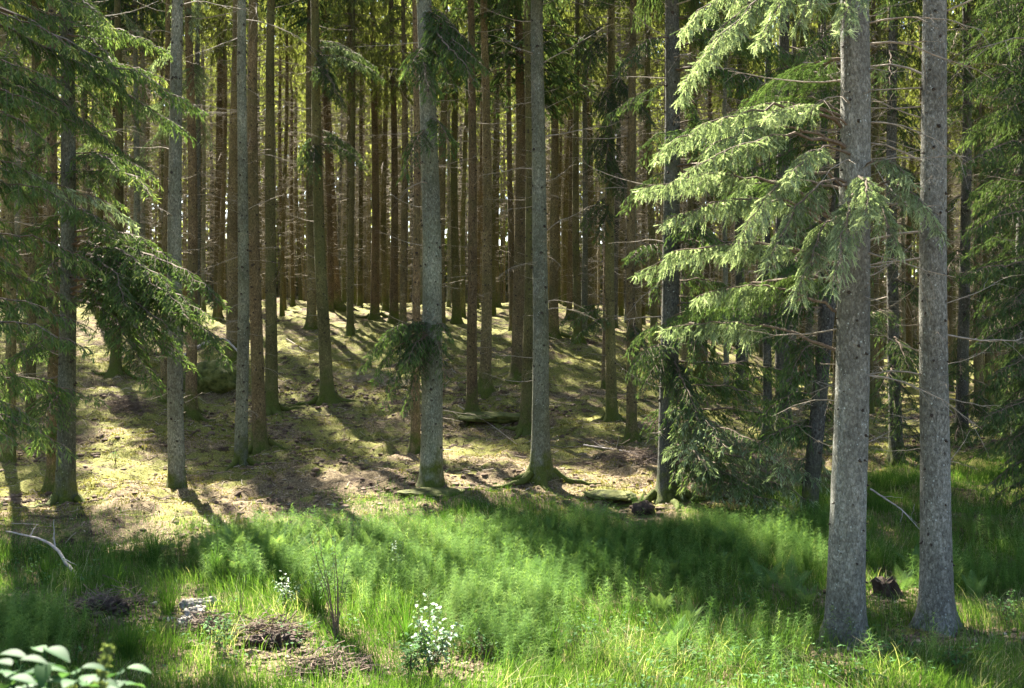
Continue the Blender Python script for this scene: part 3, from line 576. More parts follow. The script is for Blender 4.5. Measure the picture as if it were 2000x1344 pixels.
# second rank ----------------------------------------------------
SEC = [
 (922, 812, 917, 18, 'brown', 'brown trunk rising beside a mossy hump, first in line past the pale greenish trunk', dict(roots=3)),
 (948, 762, 945, 19, 'brown', 'reddish brown trunk close beside the one at the mossy hump', {}),
 (1011, 742, 1008, 22, 'brown', 'broad brown trunk on the slope left of the big rooted grey trunk', {}),
 (1027, 850, 1030, 19, 'olive', 'olive trunk partly hidden behind the big rooted grey trunk', dict(flare=1.2, roots=3)),
 (811, 882, 806, 15, 'brown', 'narrow dark trunk tucked behind the thick pale greenish trunk', {}),
 (1195, 822, 1189, 18, 'olive', 'olive brown trunk on the litter slope, shadow falling downhill', dict(roots=2)),
 (1234, 862, 1237, 17, 'brown', 'trunk with a bright sunlit left edge on reddish litter', dict(roots=3)),
 (226, 732, 228, 18, 'olive', 'dark short stretch of trunk under the hanging boughs near a sunlit clearing', dict(roots=2)),
 (321, 785, 322, 13, 'brown', 'thin trunk just behind the grey trunk that throws a shadow', {}),
 (373, 812, 366, 19, 'brown', 'dark brown trunk with a curved mossy root beside the boulder', dict(roots=3)),
 (608, 642, 610, 17, 'brown', 'brown trunk behind the leaning olive one on the slope', {}),
 (655, 602, 624, 20, 'brown', 'dark brown trunk with wide flared foot on the crest', dict(flare=1.6, roots=3)),
 (455, 700, 458, 21, 'brown', 'dark brown trunk behind the close pair', {}),
 (425, 622, 428, 14, 'brown', 'thin brown trunk further back beyond the boulder', {}),
 (684, 656, 686, 12, 'olive', 'slim straight trunk standing alone on the moss bank', {}),
 (732, 622, 728, 16, 'brown', 'brown trunk on the crest with a mossy foot', dict(roots=2)),
 (769, 630, 764, 15, 'brown', 'grey brown trunk, one of two close together on the crest', {}),
 (787, 640, 786, 12, 'brown', 'thinner of two trunks close together on the crest', {}),
 (861, 645, 866, 17, 'brown', 'brown trunk just behind the pale greenish trunk on the crest', {}),
 (892, 632, 890, 15, 'olive', 'olive trunk beside a narrow glimpse of sky', {}),
 (968, 600, 964, 16, 'brown', 'dark trunk on the crest behind the reddish brown one', {}),
 (1081, 662, 1078, 18, 'brown', 'brown trunk with mossy foot close behind the big rooted grey trunk', dict(roots=2)),
 (1112, 622, 1112, 10, 'brown', 'very thin trunk on the crest slope', {}),
 (1129, 664, 1126, 14, 'olive', 'thin greenish trunk with pale lit foot on the slope', {}),
 (1150, 640, 1152, 10, 'brown', 'very thin brown trunk beside the greenish one', {}),
 (1447, 762, 1450, 16, 'dark', 'dark trunk seen below the hanging boughs on the sunlit moss', dict(crown='d', cb=7)),
 (1500, 850, 1503, 15, 'dark', 'dark slim trunk inside the tangle of boughs', dict(crown='d', cb=6)),
 (1531, 862, 1527, 26, 'dark', 'broad dark trunk inside the tangle of boughs', dict(crown='d', cb=6)),
 (1566, 748, 1566, 13, 'brown', 'thin brown trunk beyond the tangle of boughs', {}),
 (1706, 792, 1704, 17, 'brown', 'brown trunk standing between the two big grey trunks', {}),
 (1750, 905, 1750, 21, 'dark', 'nearly black trunk midway between the two big grey trunks', dict(crown='d', cb=8, dead=(1, 1.8))),
 (1778, 742, 1779, 11, 'brown', 'thin brown trunk far back between the two big grey trunks', {}),
 (1878, 872, 1880, 20, 'dark', 'dim trunk just right of the bluish grey trunk', dict(crown='d', cb=8)),
 (1912, 802, 1910, 15, 'brown', 'dim brown trunk under the right hand boughs', {}),
 (1962, 812, 1965, 10, 'brown', 'thin trunk with a white sunlit foot near the right margin', {}),
 (60, 840, 62, 16, 'brown', 'brown trunk deep among the left hand boughs', {}),
 (18, 900, 16, 18, 'brown', 'dark brown trunk at the left margin', {}),
 (1640, 800, 1640, 18, 'brown', 'brown trunk directly behind the stout grey trunk', {}),
]
for k_, (bx, by, tx, w, mat, lab, kw) in enumerate(SEC):
    d = dict(ndead=10, dead=(.7, 1.5), cb=10, crown='y', twigs=50); d.update(kw)
    T['S%d' % k_] = key_tree(bx, by, tx, w, mat, lab, **d)

# deep wood: individual trees on the hill and beyond --------------
def far_ok(x, y, mind):
    return all((x - a) ** 2 + (y - b) ** 2 > mind * mind for a, b, c in TREES)
rgf = np.random.default_rng(77)
cand = []
yy = 27.0
while yy < 84:
    hw = 0.47 * yy; xx = -hw - 1
    st = 2.35 if yy < 60 else 2.7
    while xx < hw + 1:
        cand.append((xx + rgf.normal(0, .9), yy + rgf.normal(0, .9))); xx += st * (0.85 + .3 * rgf.random())
    yy += st * .92
nfar = 0; FARR = []
def gap_name(u):
    px = 1000 + F * u
    for lim, nm in ((180, 'among the boughs on the left'), (330, 'left of the shadow casting trunk'), (460, 'behind the mossy boulder'), (600, 'behind the close pair of trunks'),
                    (800, 'beyond the leaning olive trunk'), (1010, 'beyond the thick pale greenish trunk'), (1180, 'beyond the big rooted grey trunk'), (1310, 'beyond the sunlit edged trunk'),
                    (1620, 'beyond the hanging boughs'), (1840, 'between the two big grey trunks'), (9999, 'beyond the bluish grey trunk')):
        if px < lim: return nm
for (x, y) in sorted(cand, key=lambda c: c[1]):
    u = x / y; px = 1000 + F * u
    # ground shown open in the photograph stays open
    lim = 45 if px < 1180 else 37
    if y < lim: continue
    if abs(u) > .47 or nfar >= 245 or not far_ok(x, y, 1.6): continue
    if rgf.random() < .12: continue
    z = float(H(x, y)); root = empty('spruce_tree', (x, y, z - .05))
    k = int(rgf.integers(6)); o = link('trunk', TR[k], root); s = 0.58 + .5 * rgf.random(); o.scale = (s, s, 1); o.rotation_euler = (0, 0, rgf.random() * 6.28)
    cbz = 11.0 + 3 * rgf.random(); ht = 27 + 3 * rgf.random()
    if y < 45: cbz = max(cbz, 672 / F * y - z - .5)
    o2 = link('crown', CR[rgf.choice(['y0', 'y1', 's0', 's1'] if y < 55 else ['s0', 's1'])], root); o2.location = (0, 0, cbz); c_ = 1.0 if y < 55 else .72
    if y < 62: CROWNS.append((x, y, z, cbz, ht, 1.75, o2, 1))
    o2.scale = (c_, c_, (ht - cbz) / 12); o2.rotation_euler = (0, 0, rgf.random() * 6.28)
    size = 'thin' if s < .72 else ('medium' if s < .92 else 'stout'); colr = {0: 'brown', 1: 'olive', 2: 'brown', 3: 'dark', 4: 'olive', 5: 'greenish'}[k]
    dep = 'on the crest' if y < 60 else 'far back'
    tag(root, '%s %s spruce trunk %s %s' % (size, colr, dep, gap_name(u)), 'spruce tree', 'slender spruces of the deep wood')
    TREES.append((x, y, 1)); nfar += 1; FARR.append((u, root))
print('far trees', nfar, 'total', len(TREES))
import collections
cl = collections.defaultdict(list)
for u_, r_ in sorted(FARR, key=lambda q: q[0]): cl[r_['label']].append(r_)
ORD = ['first', 'second', 'third', 'fourth', 'fifth', 'sixth', 'seventh', 'eighth', 'ninth', 'tenth', 'eleventh', 'twelfth']
for lb, rs_ in cl.items():
    if len(rs_) > 1:
        for i_, r_ in enumerate(rs_): r_['label'] = lb + ', ' + (ORD[i_] + ' from left' if i_ < len(ORD) else 'last rightward')
NEXT = max(t_[1] for t_ in TREES) + 2.5
print('next', NEXT)
# the rest of the wood, one mass: behind, and left/right outside the view where it shades the floor
def wood_mass(name, pts, seed, mk, cb=11.0, sizes=None):
    rg = np.random.default_rng(seed); g = Geo()
    cg = []
    for q in range(3):
        c = Geo(); z = 0.0
        n = 230; zz = 12.5 * rg.random(n) ** 1.1; f = 1 - zz / 13; a = rg.random(n) * 6.28; l = 1.9 * f ** .75 * (.35 + .65 * rg.random(n))
        P = np.stack([np.cos(a) * l, np.sin(a) * l, zz - l * .3], 1)
        d = nrm(np.stack([np.cos(a), np.sin(a), -0.9 + 0 * a], 1) + rg.normal(0, .5, (n, 3)))
        slivers(c, P, d, .35 + .45 * rg.random(n), .06 + .06 * rg.random(n), 0, rg.random(n)); cg.append(c)
    tg = Geo(); zt = np.array([-.4, 0.1, .5, 8, 18, 26]); tubes(tg, np.stack([0 * zt, 0 * zt, zt], 1), np.array([.24, .2, .16, .13, .08, .02]), 7, 1)
    zs = 1.5 + 9 * rg.random(40); deadwood(tg, zs, rg.random(40) * 6.28, np.full(40, .12), .4 + 1.0 * rg.random(40), rg, 2, 1, 1.6)
    for (x, y) in pts:
        z = float(H(x, y)); b = cb + rg.normal(0, 1.0); s = .85 + .4 * rg.random()
        if sizes: s, b = sizes.pop(0)
        g.addgeo(cg[rg.integers(3)], (s, s, (27 - b) / 12.5), rg.random() * 6.28, (x, y, z + b))
        g.addgeo(tg, (.45 + .6 * rg.random(),) * 2 + (1,), rg.random() * 6.28, (x, y, z))
    return g.build(name, [M['yellow'], M[mk], M['dead']])
pts = []
rgw = np.random.default_rng(9)
yy = NEXT
while yy < 135:
    xx = -.5 * yy
    while xx < .5 * yy: pts.append((xx + rgw.normal(0, .8), yy + rgw.normal(0, .8))); xx += 2.6
    yy += 3.2
ms = wood_mass('distant_forest', pts, 31, 'brown', sizes=[(.35 + .6 * rgw.random(), 11 + 4 * rgw.random()) for _ in pts]); tag(ms, 'far wood of spruces beyond the crest seen as one green brown mass', 'forest', kind='stuff')
pts = []
yy = 20.0
while yy < 80:
    xx = -.48 * yy - 2
    while xx > -.48 * yy - 26: pts.append((xx + rgw.normal(0, .8), yy + rgw.normal(0, .8))); xx -= 3.6
    xx = .48 * yy + 3
    while xx < .48 * yy + 12: pts.append((xx + rgw.normal(0, .8), yy + rgw.normal(0, .8))); xx += 3.6
    yy += 3.7
side = [(x, y, float(H(x, y)), 11.0, 27.0, 2.0) for x, y in pts]
lev = fit_crowns([c_[:6] for c_ in CROWNS] + side)
for (x, y, z, cb, ht, R_, o, cs), l_ in zip(CROWNS, lev):
    sc_, up = LEV[l_]; near = y < 33
    o.data = CR['n0'] if near and sc_ > .3 else (CR['s0'] if sc_ < .3 else CR[['d0', 'd1'][int(abs(x) * 10) % 2]] if sc_ > 1 and y < 52 else CR[['y0', 'y1', 'y2'][int(abs(x) * 10) % 3]])
    q_ = sc_ * (R_ / 2.3 if near and sc_ > .3 else R_ / 1.8); o.scale = (q_, q_, (ht - cb - up) / 12.0); o.location.z = cb + up
ms = wood_mass('surrounding_forest', pts, 32, 'brown', sizes=[(LEV[l_][0], 11.0 + LEV[l_][1]) for l_ in lev[len(CROWNS):]]); tag(ms, 'spruce wood continuing past both edges of the view', 'forest', kind='stuff')
# a leafy sunlit mass closes the far end of the wood
rg = np.random.default_rng(55); g = Geo(); n = 125000
x_ = (rg.random(n) - .5) * 150; y_ = 128 + 22 * rg.random(n); z_ = np.where(rg.random(n) < .5, 9 * rg.random(n), 42 * rg.random(n)) + H(x_, y_)
slivers(g, np.stack([x_, y_, z_ - .5 + 0 * x_], 1), nrm(rg.normal(size=(n, 3)) + [0, 0, -.6]), .6 + .7 * rg.random(n), .2 + .2 * rg.random(n), 0, rg.random(n))
tag(g.build('forest_edge_foliage', [M['far']]), 'sunlit foliage closing the far edge of the wood', 'foliage', kind='stuff')

# ---------------------------------------------------------------- living boughs
# sunlit sprays of the stout grey trunk
t = T['R1']
for (ay, tx_, ty_, dD, arch, w_) in [
    (275, 1285, 300, -.4, .42, .6), (300, 1330, 345, -1.1, .36, .55), (290, 1400, 235, .2, .25, .6), (300, 1380, 290, -.6, .4, .6), (310, 1500, 230, -.8, .25, .5),
    (320, 1440, 470, -1.1, .50, .6), (320, 1500, 520, -1.5, .55, .55), (330, 1560, 585, -1.7, .6, .55), (330, 1625, 560, -2.1, .55, .5), (315, 1540, 350, -1.3, .3, .55),
    (310, 1838, 455, -1.3, .42, .6), (300, 1775, 350, -.9, .22, .5), (320, 1750, 480, -1.7, .45, .55), (330, 1690, 420, -2.0, .4, .5),
    (-90, 1325, 60, -.8, .30, .6), (-70, 1335, 185, -1.0, .42, .6), (-60, 1360, 120, -1.3, .35, .6), (-60, 1480, 80, -1.5, .35, .55), (-110, 1560, 50, -1.5, .3, .5), (-90, 1645, 60, -1.8, .25, .5), (-140, 1430, 10, -.3, .3, .6),
    (400, 1250, 370, .1, .45, .6), (430, 1300, 430, -.3, .40, .55), (460, 1245, 530, .5, .40, .5), (480, 1420, 490, -.4, .35, .55), (520, 1360, 580, .2, .3, .55), (440, 1380, 400, .6, .35, .6), (590, 1300, 640, .7, .25, .6),
]:
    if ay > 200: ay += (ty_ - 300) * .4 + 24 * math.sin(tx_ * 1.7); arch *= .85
    grow(t, ay, tx_, ty_, dD, arch, w_, 0, 'fresh_lit', hang=.75, bright=.14, bare=.42, dens=1.5)
for (ay, tx_, ty_, dD, arch, w_) in [(560, 1400, 600, .8, .2, .9), (540, 1290, 640, 1.5, .25, .9), (250, 1480, 200, 1.5, .2, .9), (120, 1400, 260, 1.4, .3, .9), (180, 1530, 150, 1.6, .2, .8), (380, 1420, 380, 1.8, .2, .9)]:
    grow(t, ay, tx_, ty_, dD, arch, w_, 0, 'needles', hang=.5)
# shaded tangle behind it
def tangle(t, n, pxr, pyr, dDr, mat, seed, width=(.8, 1.2), lod=1, up=60, arch=(.1, .3), dens=1.0, bright=0.0, hang=.5):
    rg = np.random.default_rng(seed)
    for q in range(n):
        tx_ = pxr[0] + (pxr[1] - pxr[0]) * rg.random(); ty_ = pyr[0] + (pyr[1] - pyr[0]) * (q + rg.random()) / n
        grow(t, ty_ - up * (.3 + rg.random()), tx_, ty_, dDr[0] + (dDr[1] - dDr[0]) * rg.random(), arch[0] + (arch[1] - arch[0]) * rg.random(), width[0] + (width[1] - width[0]) * rg.random(), lod, mat, hang=hang, dens=dens, bright=bright, seed=int(rg.integers(1 << 30)))
tangle(T['T13'], 32, (1350, 1620), (40, 1000), (-2.5, 1.5), 'needles', 1, width=(1.0, 1.4), bright=.12)
tangle(T['T13'], 9, (1180, 1290), (120, 860), (-1.5, 1.0), 'cool', 2, width=(.6, .9))
tangle(T['T13'], 9, (1380, 1620), (840, 1015), (-3.0, -1), 'fresh_lit', 3, width=(.8, 1.1))
tangle(T['T16'], 26, (1400, 1580), (120, 900), (-1.5, 1.0), 'needles', 4)
tangle(T['T16'], 6, (1500, 1600), (860, 960), (-1.5, .5), 'fresh_lit', 44)
tangle(T['S27'], 24, (1360, 1680), (60, 900), (-2, 1.0), 'cool', 5)
tangle(T['S30'], 36, (1680, 1840), (0, 980), (-2, 1.0), 'cool', 6, width=(.7, 1.1))
tangle(T['S32'], 30, (1820, 1990), (0, 900), (-2, 1.0), 'cool', 7)
tangle(T['Ro'], 58, (1870, 2010), (0, 1000), (-2, 2.0), 'cool', 8)
tangle(T['Ro2'], 36, (1860, 2010), (0, 960), (-2, 2.0), 'cool', 9, width=(.9, 1.4))
# left side
tangle(T['Lo'], 32, (0, 200), (20, 900), (-1, 2.0), 'needles', 10, up=70, arch=(.15, .3), lod=1, width=(.7, 1.0), bright=.15)
grow(T['Lo'], -60, 395, 215, .5, .15, 1.1, 1, 'needles', hang=.5, bare=.3); grow(T['Lo'], -20, 370, 260, 1.2, .2, 1.0, 1, 'needles', hang=.5, bare=.3)
grow(T['Lo'], 60, 250, 300, .8, .3, 1.0, 1, 'cool', bare=.3); grow(T['Lo'], 320, 260, 430, 1.0, .3, 1.0, 1, 'fresh_lit', bare=.3)
tangle(T['L2'], 20, (190, 330), (30, 470), (-2.2, 1.5), 'needles', 11, lod=1, width=(.6, .9), bright=.2)
tangle(T['L2'], 24, (0, 90), (30, 900), (-2.2, 1.5), 'needles', 12, lod=1, width=(.7, 1.0), bright=.1)
for (ay, tx_, ty_, dD) in [(480, 430, 590, -1.8), (490, 400, 650, -1.4), (520, 445, 700, -1.6), (500, 330, 560, -2.2), (540, 330, 690, -2.2), (470, 300, 520, -1.2), (560, 380, 720, -1.2), (580, 300, 760, -2.0), (500, 250, 600, -2.5), (450, 380, 560, -.8), (510, 360, 610, -2.6), (530, 410, 620, -2.4), (500, 300, 640, -1.8), (560, 350, 660, -2.6), (570, 260, 690, -2.2), (480, 260, 560, -1.6), (540, 435, 670, -2.2)]:
    grow(T['L2'], ay, tx_, ty_, dD, .35, 1.1, 1, 'needles', hang=.35, bare=.25)
tangle(T['S7'], 14, (140, 310), (60, 420), (-1, 2), 'fresh_lit', 13)
tangle(T['S9'], 12, (270, 420), (0, 330), (-1, 2), 'fresh_lit', 14)
# single low sprays on middle trees
for key, ay, tx_, ty_, dD, w_, mat in [('M1', 95, 735, 130, -.5, .9, 'cool'), ('M1', 110, 660, 190, -1.5, .8, 'cool'), ('M1', 280, 600, 330, -.8, .8, 'cool'), ('M1', 270, 700, 300, -.8, .8, 'cool'), ('M1', 100, 700, 110, -1, .7, 'fresh_lit'),
        ('C1', 90, 790, 150, -1.0, .8, 'needles'), ('C1', 90, 880, 160, -1.2, .8, 'needles'), ('C1', 100, 840, 190, -1.5, .9, 'needles'), ('C1', 230, 880, 300, -1, .7, 'needles'), ('C1', 250, 790, 340, -.8, .7, 'cool'),
        ('C1', 20, 935, 110, -.9, .8, 'needles'), ('C1', 40, 920, 140, -1.4, .7, 'needles'),
        ('C1', 640, 720, 690, -.8, .7, 'cool'), ('C1', 645, 730, 740, -.9, .8, 'needles'), ('C1', 650, 755, 790, -.7, .7, 'cool'), ('C1', 640, 745, 665, -1.1, .7, 'needles'), ('C1', 655, 790, 720, -1.2, .7, 'needles'), ('C1', 650, 790, 800, -.6, .6, 'cool'), ('C1', 650, 760, 750, -1.0, .7, 'cool'), ('C1', 640, 870, 670, -.9, .5, 'needles'), ('C1', 640, 780, 660, -.6, .7, 'cool'), ('C1', 655, 870, 740, -.6, .5, 'cool'), ('C1', 645, 700, 720, -.2, .7, 'cool'),
        ('S5', 150, 1260, 220, -1, .8, 'cool'), ('S5', 250, 1170, 320, -1, .9, 'cool'), ('S5', 180, 1180, 240, -1.5, .8, 'cool'), ('S5', 310, 1215, 380, -1.2, .8, 'cool'), ('S5', 400, 1150, 450, -.8, .7, 'cool'), ('S5', 60, 1130, 130, -.8, .8, 'cool'),
        ('S5', 610, 1110, 640, -1, .6, 'cool'), ('S6', 650, 1270, 700, -1, .6, 'cool'), ('T13', 690, 1240, 740, -.5, .7, 'cool'), ('T13', 700, 1350, 800, -1, .8, 'cool')]:
    grow(T[key], ay, tx_, ty_, dD, .22, w_, 1, mat, hang=.6, dens=1.3)
    if key == 'C1' and (ay > 600 or tx_ < 900): continue
    grow(T[key], ay + 12, tx_ + 14, ty_ + 22, dD - .5, .2, w_, 1, mat, hang=.7, dens=1.3)
    grow(T[key], ay - 14, tx_ - 16, ty_ - 8, dD + .4, .22, w_, 1, mat, hang=.7, dens=1.3)

# ---------------------------------------------------------------- ground plants
def region_pts(n, y0, y1, rg, slack=.58):
    y = np.sqrt(y0 * y0 + (y1 * y1 - y0 * y0) * rg.random(n)); x = (rg.random(n) * 2 - 1) * slack * y
    return x, y
def grass_edge(x, y):
    """distance (m) on the camera side of the line where grass gives way to moss"""
    u = x / y
    e = np.interp(u, [-.5, -.36, -.28, -.2, -.1, 0, .12, .2, .3, .5], [18.0, 17.8, 18.2, 19.0, 20.5, 20.6, 19.4, 20.5, 24, 27])
    return e + 1.6 * fbm(x * .35 + 9, y * .35, 3) - y
def bare_patch(x, y):
    u = x / y; px = 1000 + F * u; py = 672 - F * H(x, y) / y
    b = np.zeros_like(x)
    for cx_, cy_, rx, ry in [(210, 1200, 150, 42), (50, 1180, 90, 30), (385, 1215, 60, 50), (530, 1262, 110, 42), (660, 1325, 110, 28), (1250, 1000, 80, 30), (1880, 1255, 190, 24), (1730, 1160, 60, 40), (900, 1320, 90, 40), (1600, 1180, 50, 25), (1640, 1290, 90, 25)]:
        b = np.maximum(b, np.exp(-(((px - cx_) / rx) ** 2 + ((py - cy_) / ry) ** 2) ** 1.5))
    return b
def blades(name, N, y0, y1, h, w, mat, seed, clump=0.5, droop=.5, dens_fn=None, a_mu=.5, a_sd=.2, spread=.10, per=9):
    rg = np.random.default_rng(seed); g = Geo()
    nc = N // per; x, y = region_pts(nc, y0, y1, rg)
    keep = rg.random(nc) < dens_fn(x, y); x, y = x[keep], y[keep]; nc = len(x)
    ch = h * (.55 + .9 * np.clip(fbm(x * .8, y * .8, 2) * .5 + .5, 0, 1)) ; ca = rg.normal(a_mu, a_sd * .7, nc)
    wv = np.stack([fbm(x * .6 + 50, y * .6, 2), fbm(x * .6, y * .6 + 90, 2)], 1)
    X_ = np.repeat(x, per) + rg.normal(0, spread, nc * per); Y_ = np.repeat(y, per) + rg.normal(0, spread, nc * per); m = len(X_)
    hh = np.repeat(ch, per) * (.5 + .7 * rg.random(m)); dr = rg.normal(0, .55, (m, 2)) + np.repeat(wv, per, 0) * .8
    B = np.stack([X_, Y_, H(X_, Y_) - .02], 1); d2 = np.concatenate([dr, np.zeros((m, 1))], 1)
    s = np.array([0, .4, .75, 1.0])
    P = B[:, None] + d2[:, None] * (hh[:, None] * s ** 2 * droop)[..., None] + np.array([0, 0, 1.0]) * (hh[:, None] * (s - .28 * droop * s ** 3 * np.linalg.norm(dr, axis=1)[:, None]))[..., None]
    ang = rg.random(m) * 3.14; sd = np.stack([np.cos(ang), np.sin(ang), 0 * ang], 1)[:, None] * (w * (.7 + .6 * rg.random(m))[:, None] * np.array([1, .85, .55]))[..., None]
    V = np.concatenate([P[:, :3] - sd, P[:, :3] + sd, P[:, 3:]], 1)      # 0-2 left,3-5 right,6 tip
    b = np.arange(m)[:, None] * 7
    Tt = np.concatenate([b + [0, 3, 1], b + [3, 4, 1], b + [1, 4, 2], b + [4, 5, 2], b + [2, 5, 6]])
    g.add(V, Tt, 0, np.repeat(np.clip(np.repeat(ca, per) + rg.normal(0, a_sd, m), 0, 1), 7))
    return g.build(name, [M[mat]])
df = lambda x, y: np.clip(grass_edge(x, y) / 1.2, 0, 1) * (1 - .93 * bare_patch(x, y)) * np.clip(.65 + .8 * fbm(x * .9, y * .9, 3), .12, 1)
o = blades('grass', 390000, 9.5, 27, .27, .0035, 'grass', 1, dens_fn=df, a_mu=.44)
tag(o, 'long fine green grass filling the wet ground in front of the trees', 'grass', kind='stuff')
df2 = lambda x, y: np.clip((grass_edge(x, y) + 3.0) / 2.5, 0, 1) * (1 - .9 * bare_patch(x, y)) * .9
o = blades('short_grass', 200000, 9.5, 27, .11, .004, 'grass', 2, dens_fn=df2, a_mu=.4, spread=.16, per=14)
tag(o, 'short green turf grading into the moss', 'grass', kind='stuff')
o = blades('dry_grass', 26000, 9.5, 24, .42, .0026, 'grass', 7, dens_fn=lambda x, y: df(x, y) * np.clip(fbm(x * .7 + 60, y * .7, 2) * 2, 0.05, 1), a_mu=1.25, a_sd=.1, droop=1.1)
tag(o, 'straw coloured dry stalks mixed through the green grass', 'dry grass', kind='stuff')
# moss pile over the inner floor
df3 = lambda x, y: np.clip(-(grass_edge(x, y) - 1.5) / 2, 0, 1) * np.clip(.5 + 1.6 * fbm(x * .5 + 3, y * .5 + 2, 3), 0, 1)
o = blades('moss', 400000, 17, 46, .07, .008, 'moss', 3, dens_fn=df3, spread=.09, per=16, droop=.8)
tag(o, 'yellow green moss spread over the forest floor', 'moss', kind='stuff')
# tall rush clumps (countable)
def rush(px, py, hgt, lab, n=110, seed=0, a=.25):
    rg = np.random.default_rng(seed); p = p2g(px, py); g = Geo()
    ang = rg.random(n) * 6.28; r = rg.random(n) ** .5; ln = hgt * (.6 + .5 * rg.random(n)); s = np.array([0, .35, .7, 1.0])
    d = np.stack([np.cos(ang), np.sin(ang), 0 * ang], 1); B = p + d * (r * .09)[:, None] - [0, 0, .03]
    P = B[:, None] + d[:, None] * (ln[:, None] * s ** 2 * (r * .65)[:, None])[..., None] + np.array([0, 0, 1.0]) * (ln[:, None] * (s - .25 * s ** 3 * r[:, None]))[..., None]
    sd = np.cross(d, [0, 0, 1.0])[:, None] * (np.array([.004, .0035, .0025]))[None, :, None]
    V = np.concatenate([P[:, :3] - sd, P[:, :3] + sd, P[:, 3:]], 1); b = np.arange(n)[:, None] * 7
    g.add(V, np.concatenate([b + [0, 3, 1], b + [3, 4, 1], b + [1, 4, 2], b + [4, 5, 2], b + [2, 5, 6]]), 0, np.repeat(np.clip(rg.normal(a, .12, n), 0, 1), 7))
    tag(g.build('grass_tussock', [M['grass']], off=p), lab, 'grass tussock', 'arching grass tussocks').location = p
for q, (px, py, hg, lab) in enumerate([
    (795, 1260, .75, 'tall dark tussock beside the white leaved bush'), (250, 1290, .6, 'upright dark tussock behind the broad leaved plant at the corner'),
    (90, 1140, .55, 'dark rounded tussock below the fallen curved branch'), (300, 1110, .8, 'tall dark tussock near the left edge of the sunlit horsetails'),
    (225, 1160, .6, 'bright green tussock just past the broken end of the fallen branch'), (960, 1170, .6, 'dark tussock in the middle of the grass'),
    (330, 1200, .6, 'tussock beside the pale stones'), (1080, 1290, .6, 'sunlit tussock low in the middle of the picture'), (1330, 1270, .6, 'tussock left of the foot of the stout grey trunk'),
    (620, 1200, .6, 'tussock behind the bare stemmed sapling'), (1500, 1290, .55, 'tussock in front of the sunlit ferns'), (420, 1135, .65, 'tussock in front of the pale sunlit ferns')]):
    rush(px, py, hg, lab, seed=40 + q)
# horsetails
def horsetails(N, seed):
    rg = np.random.default_rng(seed); g = Geo(); x, y = region_pts(N, 11, 24, rg)
    u = x / y; px = 1000 + F * u; py = 672 - F * H(x, y) / y
    dn = np.zeros(N)
    for cx_, cy_, rx, ry, wt in [(1200, 1090, 330, 60, 1), (600, 1090, 260, 55, 1), (1000, 1200, 120, 60, .8), (1150, 1190, 230, 45, .35), (1560, 1080, 120, 50, .7), (1900, 1100, 140, 60, .6), (760, 1130, 200, 60, .6), (1400, 1280, 400, 60, .12), (950, 1300, 120, 50, .5), (60, 1250, 90, 60, .9)]:
        dn = np.maximum(dn, wt * np.exp(-(((px - cx_) / rx) ** 2 + ((py - cy_) / ry) ** 2) ** 2 * .8))
    k = (rg.random(N) < dn * np.clip(.6 + .9 * fbm(x, y, 3), 0, 1)) & (grass_edge(x, y) > -.3) & (bare_patch(x, y) < .5); x, y = x[k], y[k]; n = len(x); z = H(x, y)
    hh = .28 + .26 * rg.random(n); W = 9; J = 9
    lean = rg.normal(0, .12, (n, 2))
    s = np.linspace(.22, 1, W)
    C = np.stack([x[:, None] + lean[:, :1] * hh[:, None] * s, y[:, None] + lean[:, 1:] * hh[:, None] * s, z[:, None] + hh[:, None] * s], -1)
    base = np.stack([x, y, z - .02], 1); w_ = np.array([.003, 0, 0])
    tipp = C[:, -1]; g.add(np.stack([base - w_, base + w_, tipp], 1), np.arange(n * 3).reshape(-1, 3), 0, .4)
    a = rg.random((n, W, 1)) * 6.28 + np.arange(J) * 6.28 / J
    ln = (.12 * np.sin(np.clip(1.1 - s * .95, 0, 1) * 2.4) + .02)[None, :, None] * (.8 + .4 * rg.random((n, W, J))) * (hh[:, None, None] / .4)
    d = np.stack([np.cos(a), np.sin(a), .12 + .35 * rg.normal(size=a.shape)], -1); e = np.stack([-np.sin(a), np.cos(a), 0 * a], -1)
    tp = C[:, :, None] + d * ln[..., None] - np.array([0, 0, .3]) * ln[..., None] * rg.random((n, W, J, 1))
    V = np.stack([C[:, :, None] - e * .003, C[:, :, None] + e * .003, tp], -2)
    av = np.clip(rg.normal(.5, .2, n), 0, 1)
    g.add(V, np.arange(n * W * J * 3).reshape(-1, 3), 0, np.repeat(av, W * J * 3))
    print('horsetails', n)
    return g.build('horsetail', [M['horsetail']])
tag(horsetails(50000, 4), 'feathery horsetails massed in front of the trees', 'horsetail', kind='stuff')
